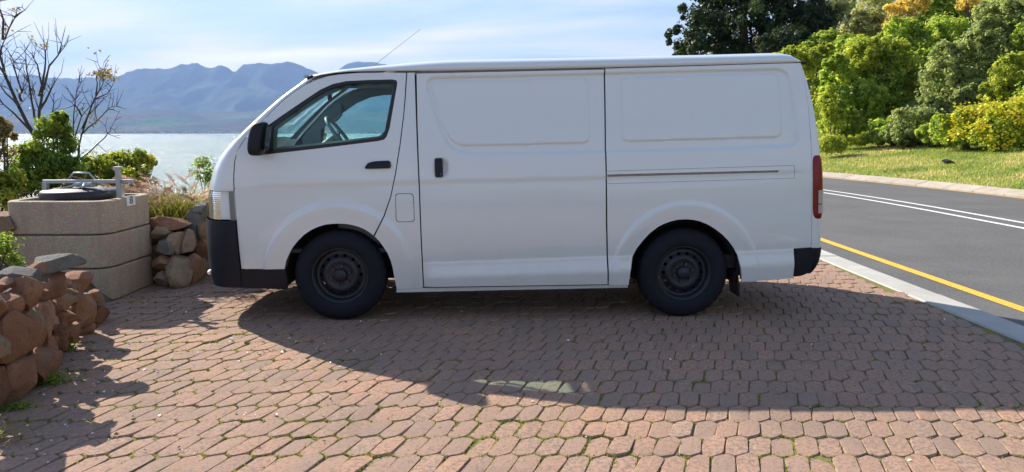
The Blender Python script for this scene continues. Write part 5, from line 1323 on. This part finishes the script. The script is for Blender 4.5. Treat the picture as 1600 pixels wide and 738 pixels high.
# yellow flowering bushes
for (lab, blobs, Y, n_, nf) in (('yellow-flowered bush at the lawn edge, the left one of two', [(1488, 207, 36, 32), (1515, 192, 34, 30), (1512, 216, 34, 24)], 25.5, 4600, 360), ('yellow-flowered bush cut off by the right edge of the picture', [(1570, 200, 42, 44), (1602, 180, 38, 52), (1540, 216, 28, 24), (1590, 218, 36, 26)], 24.5, 6200, 560)):
    rt = bush(lab, blobs, Y, n_, 0.11, L_MID, 170, 0.18)
    V0 = np.empty(len(rt.children[0].data.vertices) * 3); rt.children[0].data.vertices.foreach_get('co', V0); V0 = V0.reshape(-1, 4, 3).mean(1)
    front = V0[(V0[:, 1] < np.quantile(V0[:, 1], 0.55))]; fcn = front[rng.integers(0, len(front), int(nf * 0.5))]
    P = (fcn[:, None] + rng.normal(0, 0.11, (len(fcn), 5, 3))).reshape(-1, 3) + np.array([-0.10, -0.16, 0.10])
    V, Fq = leaf_arrays(P, np.tile([-0.2, -0.7, 0.7], (len(P), 1)), rng.uniform(0.06, 0.115, len(P)), 0.95, 0.4, 0.05)
    tag(mk_np('flowers', V, Fq, L_FLOWER, rt, rnd=np.repeat(rng.uniform(0, 1, len(P)), 4)), kind='stuff')
# tall weeds on the lawn edge
bush('patch of tall bright weeds on the lawn below the dark hollow', [(1362, 219, 26, 9), (1335, 222, 20, 7)], 29, 1800, 0.10, L_LIME, 60, 0.3, rst=0.015, nst=0, split=False, name='weed_patch', cat='weeds')
bush('long grass growing against the kerb behind the van tail', [(1300, 228, 24, 14)], 28, 1700, 0.10, L_LIME, 50, 0.3, nst=0, split=False, name='weed_patch', cat='weeds')

# big dark tree behind the van
def big_tree(label, px, Y, blobs, n, size, mat, clumps, trunk_px, name='broadleaf_tree', cr=0.15, r0=0.35):
    c0 = at_y(px, 200, Y); zb = float(ground_z(np.array([c0.x]), np.array([Y]))[0]) - 0.1
    root = empty(name, (c0.x, Y, zb)); tag(root, label, 'tree'); lobes = []
    for (bx, by, w_, h_) in blobs:
        (c, r) = px_lobe(bx, by, w_, h_, Y + random.uniform(-1.5, 1.5)); c = (c[0] - c0.x, c[1] - Y, c[2] - zb); lobes.append((c, tuple(q * 0.85 for q in r)))
        for _ in range(9):
            d = Vector((random.gauss(0, 1), random.gauss(-0.3, 0.9), random.gauss(0.2, 0.8))).normalized(); k = random.uniform(0.25, 0.42)
            lobes.append(((c[0] + d.x * r[0] * 0.8, c[1] + d.y * r[1] * 0.8, c[2] + d.z * r[2] * 0.8), tuple(q * k for q in r)))
    crown('crown', lobes, int(n * 1.7), size * 1.2, mat, root, clumps, cr, 0.55, 0.55, (0.55, 1.0))
    bm = bmesh.new(); top = Vector(lobes[0][0])
    add_tube(bm, [(0, 0, 0), (top.x * 0.3, 0.1, top.z * 0.45), (top.x * 0.8, 0, top.z)], [r0, r0 * 0.75, r0 * 0.3], 10, False)
    for c, r in lobes[::5]:
        a = Vector((top.x * 0.3, 0.1, top.z * 0.45)); m1 = a.lerp(Vector(c), 0.5) + Vector((0, 0, 0.3)); add_tube(bm, [a, m1, Vector(c)], [r0 * 0.4, r0 * 0.25, r0 * 0.08], 6, False)
    bm_obj('trunk', bm, M_BARK, root, True); return root
big_tree('large dark evergreen tree rising behind the van roof', 1165, 50, [(1165, 20, 90, 74), (1105, 50, 58, 52), (1085, 70, 44, 34), (1225, 30, 56, 66), (1235, 70, 46, 44), (1150, -50, 92, 60), (1150, 80, 60, 34)], 30000, 0.22, L_DARK, 620, None, r0=0.4)
big_tree('slender pale tree with a bare trunk right of the dark evergreen', 1299, 50, [(1298, 22, 26, 24), (1285, 40, 16, 16), (1315, 10, 22, 18)], 2600, 0.19, L_PALE, 80, None, 'slender_tree', 0.25, 0.16)

# ---- mown grass of the bank
def bank_points(n, y0, y1):
    y = rng.uniform(y0, y1, n); s = rng.uniform(0.02, 8.0, n); x = FAR_OUT + bend(y) + s
    return np.c_[x, y, ground_z(x, y)]
n = 60000; P = bank_points(n, 10, 36); u_, v_, z_ = proj(P); P = P[(u_ > 1255) & (u_ < 1640)]
n = len(P); ang = rng.uniform(0, 2 * np.pi, n); d2 = np.stack([np.cos(ang), np.sin(ang), 0 * ang], 1); w = rng.uniform(0.008, 0.02, n); h = rng.uniform(0.03, 0.085, n)
V = np.stack([P - d2 * w[:, None], P + d2 * w[:, None], P + np.c_[rng.normal(0, 0.03, (n, 2)), h]], 1).reshape(-1, 3)
pat = vnoise(P[:, 0] / 1.3, P[:, 1] / 1.3, 21, 4); rv = np.clip(0.5 + 0.4 * pat + rng.normal(0, 0.18, n), 0, 1)
L_LAWN = leafmat('bank_grass', None, None, None, 0.35, 0.7, [(0.0, (0.06, 0.10, 0.015)), (0.45, (0.13, 0.18, 0.03)), (0.8, (0.22, 0.22, 0.07)), (1.0, (0.33, 0.27, 0.13))], gain=2.3)
tag(mk_np('bank_grass', V, np.arange(len(V)).reshape(-1, 3), L_LAWN, rnd=np.repeat(rv, 3)), 'short mown grass covering the bank beyond the road', 'grass', kind='stuff')
# black lump lying on the bank
d_ = ray(1481, 253); best = min(np.arange(15, 40, 0.05), key=lambda Y: abs((CAMH + d_[2] * Y / d_[1]) - float(ground_z(np.array([d_[0] * Y / d_[1]]), np.array([Y]))[0]) - 0.08))
o = stone('dark_rock', (d_[0] * best / d_[1], best, CAMH + d_[2] * best / d_[1]), (0.36, 0.3, 0.18), plain('charred_black', (0.012, 0.011, 0.010), 0.8, nscale=30, namt=0.4), None, 702, 3); tag(o, 'small black lump lying on the mown grass bank', 'rock')
